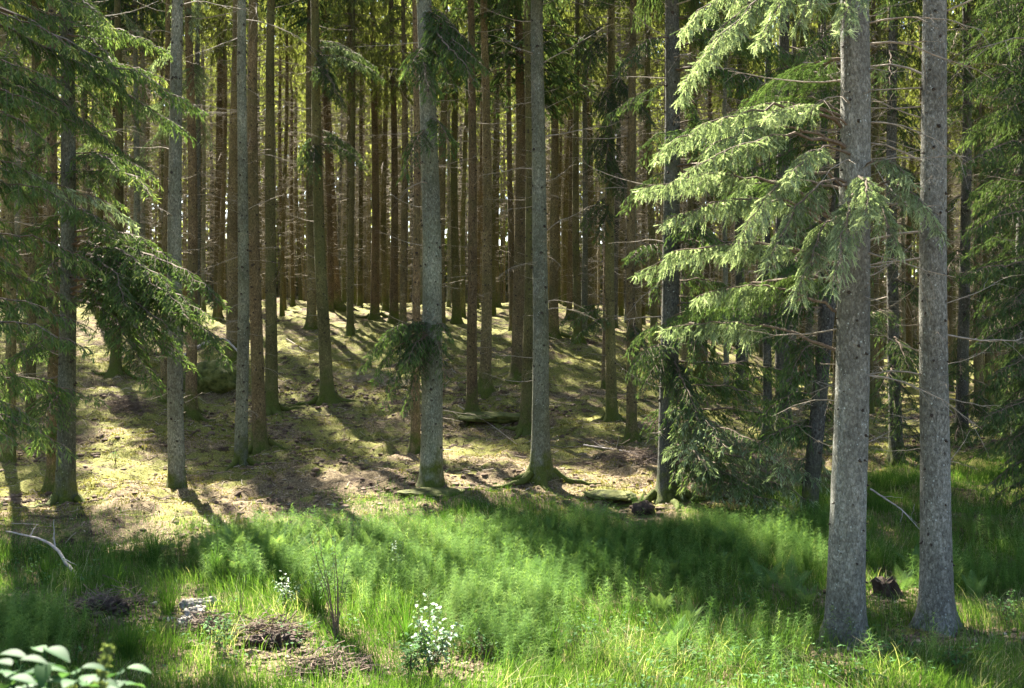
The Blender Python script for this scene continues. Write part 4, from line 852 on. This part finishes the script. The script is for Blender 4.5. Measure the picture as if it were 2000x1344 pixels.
# ferns
def fern_mesh(seed, nf=7, L=.5, bent=.55):
    rg = np.random.default_rng(seed); g = Geo()
    for q in range(nf):
        a = q * 6.28 / nf + rg.normal(0, .25); l = L * (.75 + .4 * rg.random()); n = 30; s = np.linspace(0, 1, n)
        d = np.array([math.cos(a), math.sin(a), 0]); tilt = bent * (.6 + .6 * rg.random())
        P = d * (l * tilt * (s + .6 * s ** 2) * .7)[:, None] + np.array([0, 0, 1.0]) * (l * (s * .95 - .42 * tilt * s ** 2.2))[:, None]
        tubes(g, P, np.linspace(.0035, .001, n), 3, 0, .2)
        T_ = nrm(np.gradient(P, axis=0)); e = np.cross(d, [0, 0, 1.0]); st = 3
        w = l * .21 * np.sin(np.clip((s[st:] - .08) / .92, 0, 1) ** .75 * math.pi * .93 + .15)
        for sg in (1, -1):
            b = P[st:]; dv = nrm(e * sg + T_[st:] * .35 + [0, 0, -.12]); ww = l * .0085
            tp = b + dv * w[:, None]; up = T_[st:] * ww
            q1 = b + dv * (w * .45)[:, None]
            V = np.stack([b - up * .8, b + up * .8, q1 + up * .95, tp, q1 - up * .95], 1); bb = np.arange(len(b))[:, None] * 5
            g.add(V, np.concatenate([bb + [0, 1, 2], bb + [0, 2, 4], bb + [4, 2, 3]]), 0, np.clip(rg.normal(.5, .1) + rg.normal(0, .07, len(b) * 5), 0, 1))
    return g
FM = [fern_mesh(500 + i_, nf=int(7 + i_ % 4), bent=.35 + .1 * i_).mesh('fern', [M['fern']]) for i_ in range(5)]
ferns = [(845, 948, .8, 'bright green fern growing from the foot of the thick pale greenish trunk'),
 (1543, 1172, 1.0, 'sunlit pale fern beside dark earth left of the stout grey trunk'), (1500, 1155, .8, 'smaller sunlit fern next to the pale one beside dark earth'),
 (1575, 1195, .7, 'low sunlit fern touching the stout grey trunk side'), (1015, 1095, .9, 'light green fern at the upper edge of the dark green bank'),
 (1165, 1035, .8, 'fern on the moss bank below the dark mossy footed trunk'), (1245, 1000, .7, 'bluish fern beside the small dark rock'), (1180, 1050, .6, 'small fern just below the one on the moss bank'),
 (1490, 1045, .7, 'fern in sun behind the foot of the dark leaning trunk'), (1530, 1050, .7, 'second fern in sun behind the leaning trunk foot'), (1290, 1215, .7, 'fern in the shaded grass left of the sunlit ferns'),
 (1640, 1000, .7, 'fern behind the stout grey trunk'), (1790, 1130, .8, 'fern between the two big grey trunks'), (1765, 1160, .7, 'fern beside the dark stump'),
 (1310, 1290, .8, 'curled fern low in the front grass'), (1905, 1180, .7, 'fern right of the bluish grey trunk'), (1340, 1230, .6, 'small fern in front of the dark green bank')]
rg = np.random.default_rng(66)
def put_fern(px, py, s, lab, grp='ferns'):
    p = p2g(px, py); o = link('fern', FM[rg.integers(5)]); o.location = p; o.rotation_euler = (rg.normal(0, .1), rg.normal(0, .1), rg.random() * 6.28); s *= 1.25; o.scale = (s, s, s * 1.05)
    tag(o, lab, 'fern', grp)
for f_ in ferns: put_fern(*f_)
for q in range(46):
    px = 400 + 320 * rg.random(); py = 1070 + 62 * rg.random() + .02 * abs(px - 560)
    put_fern(px, py, .55 + .4 * rg.random(), 'pale green fern in the sunlit drift between the shadowed trunk and the sapling', 'ferns in the sunlit drift')
for q in range(26):
    px = 980 + 480 * rg.random(); py = 1045 + 105 * rg.random()
    put_fern(px, py, .5 + .35 * rg.random(), 'dark green fern in the shaded bank of horsetails', 'ferns in the shaded bank')

# ---------------------------------------------------------------- shrubs and saplings
def leaves(g, P, Dv, L, W, a, mi=0, n=5):
    """pointed oval leaf blades, folded along the midrib and drooping to the tip"""
    m = len(P); u, w = perp(Dv); up = w * np.sign(w[:, 2:3] + 1e-6); t = np.linspace(0, 1, n + 1)
    wd = np.sin(t ** .8 * math.pi) ** .8 * (1 - .25 * t); L_ = L[:, None, None]; W_ = W[:, None, None]
    mid = P[:, None] + Dv[:, None] * L_ * t[None, :, None] - np.array([0, 0, .22]) * L_ * (t ** 2)[None, :, None]
    e1 = mid + (u[:, None] + up[:, None] * .3) * W_ * wd[None, :, None]; e2 = mid + (-u[:, None] + up[:, None] * .3) * W_ * wd[None, :, None]
    V = np.stack([mid, e1, e2], 2).reshape(m, -1, 3); b = np.arange(m)[:, None] * 3 * (n + 1); T_ = []
    for j in range(n):
        c, e, f = 3 * j, 3 * j + 1, 3 * j + 2; c2, e2_, f2 = c + 3, e + 3, f + 3
        T_ += [b + [c, e, e2_], b + [c, e2_, c2], b + [c, c2, f2], b + [c, f2, f]]
    g.add(V, np.concatenate(T_), mi, np.repeat(a, 3 * (n + 1)))
def shrub(px, py, hgt, spread, nst, nl, ls, mat, lab, seed, name='shrub', cat='shrub', leafy=(.3, 1.0), stemr=.006):
    rg = np.random.default_rng(seed); p = p2g(px, py); root = empty(name, p); tag(root, lab, cat)
    gs = Geo(); gl = Geo()
    for q in range(nst):
        a = rg.random() * 6.28; l = hgt * (.65 + .45 * rg.random()); n = 10; s = np.linspace(0, 1, n)
        d = np.array([math.cos(a), math.sin(a), 0]) * spread * (.3 + .7 * rg.random())
        P = d * (l * s ** 1.3)[:, None] + np.array([0, 0, 1.0]) * (l * s)[:, None] + np.cumsum(rg.normal(0, .008, (n, 3)), 0); P[0] = (0, 0, -.04)
        tubes(gs, P, np.linspace(stemr, .0015, n), 5, 0)
        ts = leafy[0] + (leafy[1] - leafy[0]) * rg.random(nl); ii = np.clip((ts * (n - 1)).astype(int), 0, n - 2)
        b = P[ii] + (P[ii + 1] - P[ii]) * rg.random((nl, 1)); th = rg.random(nl) * 6.28
        dd = nrm(np.stack([np.cos(th), np.sin(th), rg.normal(.15, .35, nl)], 1)); off = dd * (ls * (.3 + 2.4 * rg.random((nl, 1)) * (1.1 - ts[:, None])))
        tubes(gs, np.stack([b, b + off * .5 + [0, 0, .005], b + off], 1), np.full((nl, 3), .0011), 3, 0)
        leaves(gl, b + off, nrm(dd + rg.normal(0, .4, (nl, 3))), ls * (.6 + .6 * rg.random(nl)), ls * .3 * (.8 + .5 * rg.random(nl)), np.clip(rg.normal(.5, .25, nl), 0, 1))
    gs.build('stem', [M['twig']], root); gl.build('foliage', [M[mat]], root)
    return root
shrub(657, 1252, 1.15, .35, 9, 26, .035, 'leaf', 'bare stemmed sapling with small leaves at its top, standing in bright grass', 1, 'sapling', 'sapling', (.55, 1.0), .009)
shrub(690, 1095, .75, .25, 5, 40, .035, 'leaf', 'slim leafy sapling against the dark bank, taller neighbour of the bare stemmed one', 2, 'sapling', 'sapling')
shrub(775, 1130, .7, .2, 3, 34, .035, 'pale', 'slender sapling with glinting small leaves at the edge of the grass', 3, 'sapling', 'sapling')
shrub(840, 1325, .72, .5, 11, 34, .06, 'pale', 'bush with whitish shining leaves at the lower edge of the picture', 4)
shrub(800, 1335, .5, .6, 9, 30, .06, 'leaf', 'low green bush at the foot of the whitish leaved one', 5)
shrub(425, 1285, .55, .4, 6, 22, .045, 'leaf', 'small bluish green bush beside the pale stones', 6)
shrub(470, 1215, .55, .3, 3, 3, .03, 'leaf', 'almost leafless twiggy sapling between the pale stones and the leafy clump', 7, 'sapling', 'sapling', (.7, 1.0), .006)
shrub(560, 1190, .4, .7, 10, 26, .04, 'pale', 'leafy clump with silvery glints left of the bare stemmed sapling', 8)
shrub(620, 1190, .45, .6, 8, 26, .04, 'leaf', 'dense green leafy clump touching the bare stemmed sapling', 9)
shrub(945, 1290, .35, .7, 7, 16, .035, 'leaf', 'low leafy clump in the grass right of the whitish leaved bush', 10)
shrub(1350, 1300, .3, .8, 8, 16, .04, 'leaf', 'low leafy clump in the grass left of the stout grey trunk', 11)
shrub(1700, 1300, .3, .9, 8, 14, .05, 'leaf', 'low leafy clump in front of the stout grey trunk', 12)
shrub(1860, 1310, .3, .9, 9, 14, .05, 'leaf', 'low leafy clump in front of the bluish grey trunk', 13)
shrub(1960, 1220, .35, .8, 8, 18, .05, 'leaf', 'leafy clump near the right margin', 14)
shrub(226, 905, .35, .5, 3, 10, .05, 'leaf', 'tiny dark seedling on the brightest moss', 15, 'seedling', 'seedling')
rg = np.random.default_rng(808); n = 2600; x, y = region_pts(n, 10, 20, rg); k = (rg.random(n) < np.clip(1.6 * fbm(x * .6 + 20, y * .6 + 5, 3) + .12, 0, 1)) & (grass_edge(x, y) > .5); x, y = x[k], y[k]
c_ = np.repeat(np.stack([x, y, H(x, y)], 1), 7, 0); n = len(c_); th = rg.random(n) * 6.28; hgt = .05 + .2 * rg.random(n); r_ = .02 + .09 * rg.random(n)
P = c_ + np.stack([np.cos(th) * r_, np.sin(th) * r_, hgt], 1); g = Geo(); leaves(g, P, nrm(np.stack([np.cos(th), np.sin(th), rg.normal(.1, .3, n)], 1)), .03 + .05 * rg.random(n), .012 + .016 * rg.random(n), np.clip(rg.normal(.4, .25, n), 0, 1), n=3)
tubes(g, np.stack([c_, (c_ + P) / 2 + [0, 0, .02], P], 1), np.full((n, 3), .0012), 3, 0, .3)
tag(g.build('low_herbs', [M['leaf']]), 'low broad leaved herbs scattered among the grass', 'herbs', kind='stuff')
# broad leaved plant close to the camera
rg = np.random.default_rng(90); x0 = -1.62; D0 = 4.1; z0 = float(H(x0, D0)); root = empty('broad_leaved_plant', (x0, D0, z0))
tag(root, 'large soft green leaves at the bottom left corner', 'plant')
for (px, py, dd) in [(30, 1290, 0), (85, 1265, .1), (150, 1305, -.1), (10, 1325, -.1), (90, 1335, .0), (240, 1305, .25), (60, 1310, .2), (170, 1330, .1), (-10, 1280, .1)]:
    tp = at_pix(px, py, D0 + dd) - np.array([x0, D0, z0]); b0 = np.array([rg.normal(0, .05), rg.normal(0, .05), -.05]); P = bez(b0, tp * [.3, .3, .7], tp, 10)
    gs = Geo(); tubes(gs, P, np.linspace(.006, .003, 10), 6, 0, .4); gs.build('stem', [M['broad']], root)
    for q in range(8):
        a = q * 2.4 + rg.normal(0, .3); dv = nrm(np.array([[math.cos(a), math.sin(a), rg.normal(-.05, .25)]])); gl = Geo(); L_ = .075 + .045 * rg.random()
        leaves(gl, (tp + dv[0] * .015 - [0, 0, .022 * q])[None], dv, np.array([L_]), np.array([L_ * .36]), np.array([rg.random()]), 0, 12); gl.build('leaf', [M['broad']], root, smooth=True)
for (px, py, dd) in [(215, 1245, 0), (120, 1345, -.2), (140, 1330, .2)]:
    tp = at_pix(px, py, D0 + dd) - np.array([x0, D0, z0]); b0 = np.array([0, 0, -.05]); P = bez(b0, tp * [.6, .6, .6], tp, 16)
    gs = Geo(); tubes(gs, P, np.linspace(.005, .002, 16), 5, 0, .4); n = 260; s = .72 + .28 * rg.random(n); ii = np.clip((s * 15).astype(int), 0, 14)
    slivers(gs, P[ii] + rg.normal(0, .006, (n, 3)), nrm(rg.normal(size=(n, 3)) + [.3, 0, .9]), .02 + .045 * (1.02 - s), np.full(n, .004), 1, rg.random(n)); gs.build('seed_head', [M['broad'], M['seed']], root)

# ---------------------------------------------------------------- stones, stumps, fallen wood
def blob(name, p, size, mat, lab, cat, seed, rough=.25, sub=4, sink=.25, rot=0.0, parent=None, freq=2.2):
    import bmesh
    bm = bmesh.new(); bmesh.ops.create_icosphere(bm, subdivisions=sub, radius=1.0); rg = np.random.default_rng(seed); of = rg.random(3) * 40
    V = np.array([v.co[:] for v in bm.verts])
    r = 1 + rough * (fbm(V[:, 0] * freq + of[0] + V[:, 2], V[:, 1] * freq + of[1] - V[:, 2] * .7, 4) + .5 * fbm(V[:, 2] * freq * 1.7 + of[2], V[:, 0] * freq * 1.7 + 5, 3))
    V = V * r[:, None] * np.asarray(size)
    for v, c in zip(bm.verts, V): v.co = c
    me = bpy.data.meshes.new(name); bm.to_mesh(me); bm.free(); me.materials.append(M[mat])
    for f in me.polygons: f.use_smooth = True
    o = link(name, me, parent); o.location = (p[0], p[1], p[2] + size[2] * (1 - 2 * sink)); o.rotation_euler = (0, 0, rot)
    if lab: tag(o, lab, cat)
    return o
blob('mossy_boulder', p2g(415, 765), (1.0, .8, .62), 'mossrock', 'large mossy boulder with a dark hollow behind the grey trunk', 'boulder', 1, .3)
blob('rock', p2g(1256, 1005), (.2, .16, .14), 'peat', 'small dark rock on the bank below the dark mossy footed trunk', 'rock', 2)
blob('mossy_hump', p2g(960, 820), (1.0, .8, .14), 'mossrock', 'mossy hump beside the foot of the brown trunk', 'moss mound', 4, .35)
blob('moss_mound', p2g(1190, 975), (.5, .45, .09), 'mossrock', 'rounded moss mound near the dark mossy footed trunk', 'moss mound', 5, .3)
blob('moss_mound', p2g(850, 966), (.7, .5, .07), 'mossrock', 'moss mound around the foot of the thick pale greenish trunk', 'moss mound', 6, .3)
rs = [(372, 1190, .13, 'rounded pale stone at the back of the small stone heap'), (395, 1185, .11, 'flat pale stone at the right of the stone heap'), (385, 1205, .14, 'largest pale stone in the middle of the stone heap'),
      (365, 1222, .11, 'pale stone on the left flank of the stone heap'), (398, 1225, .10, 'small pale stone low in the stone heap'), (384, 1240, .09, 'lowest pale stone of the small stone heap')]
for q, (px, py, s_, lab) in enumerate(rs): blob('stone', p2g(px, py), (s_ * (1 + .5 * (q % 2)), s_ * .8, s_ * .5), 'stone', lab, 'stone', 20 + q, .75, 4, .12, q * .7)
for q, (px, py, sx, lab) in enumerate([(200, 1200, .30, 'reddish bank of bare peat in the grass at left'), (530, 1262, .27, 'dark torn peat clod below the leafy clump'), (495, 1240, .17, 'smaller peat clod with reddish fibres'), (625, 1318, .24, 'dark peat hollow edge at the bottom of the picture'), (1730, 1150, .22, 'dark peat lump under the little stump')]):
    blob('peat_clod', p2g(px, py), (sx, sx * .7, sx * .4), 'peat', lab, 'peat clod', 40 + q, 1.0, 5, .42, freq=4.5)
def stump(px, py, r, h, lab, seed, lean=(.1, 0)):
    p = p2g(px, py); rg = np.random.default_rng(seed); g = Geo(); k = 22; th = np.arange(k) * 6.28318 / k
    zz = np.linspace(-.12, 1, 9); lob = 1 + .25 * np.cos(5 * th + rg.random() * 6); top = 1 + .35 * (rg.random(k) - .5)
    V = np.stack([np.stack([lean[0] * z_ * h + r * lob * (1 + .7 * math.exp(-max(z_, 0) * 5)) * np.cos(th), lean[1] * z_ * h + r * lob * (1 + .7 * math.exp(-max(z_, 0) * 5)) * np.sin(th), z_ * h * (top if z_ > .5 else 1 + 0 * top)], 1) for z_ in zz])
    V += rg.normal(0, r * .035, V.shape); n = 9; j = np.arange(n - 1)[:, None] * k; q = np.arange(k)[None]; q2 = (q + 1) % k; a, b, c, d = j + q, j + q2, j + k + q, j + k + q2
    V = np.concatenate([V.reshape(-1, 3), [[lean[0] * h, lean[1] * h, h * .8]]]); last = (n - 1) * k
    g.add(V, np.concatenate([np.stack([a, b, c], -1).reshape(-1, 3), np.stack([b, d, c], -1).reshape(-1, 3), np.stack([last + q[0], last + q2[0], np.full(k, n * k)], 1)]))
    o = tag(g.build('tree_stump', [M['stump']], smooth=False), lab, 'tree stump'); o.location = p
stump(1737, 1168, .14, .24, 'dark rotten stump in the grass between the two big grey trunks', 1, (-.3, 0))
stump(552, 1062, .10, .34, 'small weathered stump at the edge of the sunlit fern drift', 2, (.15, 0))
# fallen branches
def stick(pts, r, mat, lab, seed, name='fallen_branch', subs=4, lift=.05):
    rg = np.random.default_rng(seed); P = np.array([p2g(a, b) + [0, 0, c] for a, b, c in pts]); t = np.linspace(0, len(P) - 1, 26)
    Q = np.stack([np.interp(t, np.arange(len(P)), P[:, i]) for i in range(3)], 1); ker = np.array([.25, .5, .25])
    for _ in range(3): Q[1:-1] = Q[:-2] * .25 + Q[1:-1] * .5 + Q[2:] * .25
    o0 = P[0]; g = Geo(); tubes(g, Q + rg.normal(0, r * .12, Q.shape), np.linspace(r, r * .35, 26), 8, 0)
    for q in range(subs):
        i = rg.integers(5, 22); d = nrm(rg.normal(size=3) + [0, 0, .7]); l = .15 + .35 * rg.random(); s = np.linspace(0, 1, 6)[:, None]
        tubes(g, Q[i] + d * l * s + [0, 0, -.1 * l] * s ** 2 + rg.normal(0, .006, (6, 3)), np.linspace(r * .4, r * .12, 6), 4, 0)
    o = tag(g.build(name, [M[mat]], off=o0, smooth=True), lab, 'fallen branch'); o.location = o0
stick([(170, 1142, .05), (140, 1128, .10), (105, 1085 + 30, .38), (70, 1075 + 30, .42), (12, 1075, .30)], .032, 'palewood', 'curved pale dead branch arching over the grass at left', 1)
stick([(345, 735, .5), (400, 712, .75), (440, 705, .8), (480, 725, .4)], .07, 'palewood', 'grey dead log lying across the mossy boulder', 2)
stick([(1140, 875, .06), (1220, 888, .08), (1290, 905, .05)], .02, 'palewood', 'thin fallen pole on the reddish litter near the sunlit edged trunk', 3)
stick([(895, 800, .1), (960, 835, .06), (1010, 870, .02)], .02, 'dead', 'thin branch lying past the mossy hump', 4)
stick([(560, 665, .05), (600, 690, .05), (640, 700, .05)], .03, 'dead', 'fallen stick on the sunlit bank left of the leaning olive trunk', 5)
stick([(1700, 1010, .5), (1760, 1030, .3), (1800, 1050, .1)], .018, 'palewood', 'thin dead branch hanging low between the two big grey trunks', 6)
def brush(px, py, sx, n, lab, seed, mat='rust'):
    rg = np.random.default_rng(seed); p = p2g(px, py); g = Geo(); a = rg.random(n) * 6.28; P0 = np.stack([rg.normal(0, sx * .5, n), rg.normal(0, sx * .3, n), 0 * a], 1)
    P0[:, 2] = H(P0[:, 0] + p[0], P0[:, 1] + p[1]) - p[2] + np.abs(rg.normal(0, .12, n)) * np.exp(-(P0[:, 0] / sx) ** 2)
    d = nrm(np.stack([np.cos(a), np.sin(a), rg.normal(.05, .3, n)], 1)); l = (.15 + .5 * rg.random(n))[:, None, None]; s = np.linspace(-.5, .5, 5)[None, :, None]
    tubes(g, P0[:, None] + d[:, None] * l * s + rg.normal(0, .012, (n, 5, 3)), np.full((n, 5), .005), 3, 0)
    tag(g.build('brush_pile', [M[mat]]), lab, 'brush pile').location = p
brush(245, 800, .9, 420, 'reddish brown heap of dead twigs in the sunlit clearing', 1); brush(740, 745, 1.3, 460, 'heap of dead twigs on the slope behind the thick pale greenish trunk', 2, 'dead')
brush(1350, 680, 1.5, 400, 'low heap of dead branches on the far slope beyond the hanging boughs', 3, 'rust'); brush(650, 600, 1.2, 260, 'heap of reddish twigs around the wide flared foot on the crest', 4)
brush(1240, 900, .8, 260, 'scatter of reddish dead twigs below the sunlit edged trunk', 5, 'rust')
import bmesh
bm = bmesh.new(); bmesh.ops.create_icosphere(bm, subdivisions=1, radius=1.0); IV = np.array([v.co[:] for v in bm.verts]); IT = np.array([[v.index for v in f.verts] for f in bm.faces]); bm.free()
rg = np.random.default_rng(321); n = 30000; x, y = region_pts(n, 11, 38, rg)
wt = np.clip((-grass_edge(x, y) + .3) / 1.5, 0, 1) * np.clip(fbm(x * .45 + 30, y * .45, 3) * 2.6 - .1, 0.02, 1) + bare_patch(x, y) * .8 + .5 * np.exp(-((y - 22.3) / 1.6) ** 2) * (x > -6) * (x < 4)
k = rg.random(n) < wt; x, y = x[k], y[k]; n = len(x); sz = (.018 + .075 * rg.random(n) ** 3)[:, None, None]
V = IV[None] * sz * (1 + .75 * (rg.random((n, len(IV), 1)) - .5)) * np.array([1, 1, .6]) + np.stack([x, y, H(x, y) + .1 * sz[:, 0, 0]], 1)[:, None]
g = Geo(); g.add(V, (np.arange(n)[:, None, None] * len(IV) + IT[None]).reshape(-1, 3), 0, np.repeat(np.clip(rg.normal(.22, .18, n), 0, 1), len(IV)))
m_ = 60000; x, y = region_pts(m_, 11, 19, rg); k = rg.random(m_) < bare_patch(x, y) * .9; x, y = x[k], y[k]; n = len(x); sz = (.01 + .05 * rg.random(n) ** 3)[:, None, None]
V = IV[None] * sz * (1 + .9 * (rg.random((n, len(IV), 1)) - .5)) * np.array([1, 1, .7]) + np.stack([x, y, H(x, y) + .15 * sz[:, 0, 0]], 1)[:, None]
g.add(V, (np.arange(n)[:, None, None] * len(IV) + IT[None]).reshape(-1, 3), 0, np.repeat(np.clip(rg.normal(.3, .25, n), 0, 1), len(IV)))
tag(g.build('loose_soil', [M['litter']]), 'crumbled dark soil turned up on the forest floor', 'soil', kind='stuff')
for q, (px, py, sx, lab) in enumerate([(205, 1195, .55, 'tangle of dry reddish stalks on the peat bank at left'), (520, 1250, .55, 'tangle of dry stalks over the torn peat clod'), (640, 1322, .5, 'dry stalks around the peat hollow at the bottom'), (400, 1240, .35, 'dry stalks around the pale stones')]):
    brush(px, py, sx * .8, 200, lab, 10 + q, 'rust')
# litter: loose twigs and crumbs all over the floor
rg = np.random.default_rng(123); n = 30000; x, y = region_pts(n, 12, 48, rg); k = rg.random(n) < np.clip(.15 - grass_edge(x, y) * .5 + bare_patch(x, y) * 2, 0, 1); x, y = x[k], y[k]; n = len(x)
a = rg.random(n) * 6.28; l = (.04 + .4 * rg.random(n) ** 3)[:, None]; d = np.stack([np.cos(a), np.sin(a)], 1)
s = np.linspace(-.5, .5, 4); XY = np.stack([x, y], 1)[:, None] + d[:, None] * (l * s)[..., None] + rg.normal(0, .008, (n, 4, 2))
Z3 = H(XY[..., 0], XY[..., 1]) + .012 + .02 * rg.random((n, 1)); g = Geo(); tubes(g, np.concatenate([XY, Z3[..., None]], -1), (.004 + .007 * rg.random(n) ** 2)[:, None].repeat(4, 1), 3, 0, np.repeat(rg.random(n), 12))
n = 60000; x, y = region_pts(n, 11, 40, rg); k = rg.random(n) < np.clip(.1 - grass_edge(x, y) * .5 + bare_patch(x, y) * 2, 0, 1) * np.clip(.35 - 1.5 * fbm(x * .5 + 3, y * .5 + 2, 3), 0.05, 1); x, y = x[k], y[k]; n = len(x)
P = np.stack([x, y, H(x, y) + .005], 1); slivers(g, P, nrm(rg.normal(size=(n, 3)) * [1, 1, .45] + [0, 0, .2]), .03 + .06 * rg.random(n), .008 + .02 * rg.random(n), 0, np.clip(rg.normal(.35, .25, n), 0, 1), False)
tag(g.build('leaf_litter', [M['litter']]), 'loose twigs and brown crumbs of bark on the forest floor', 'litter', kind='stuff')
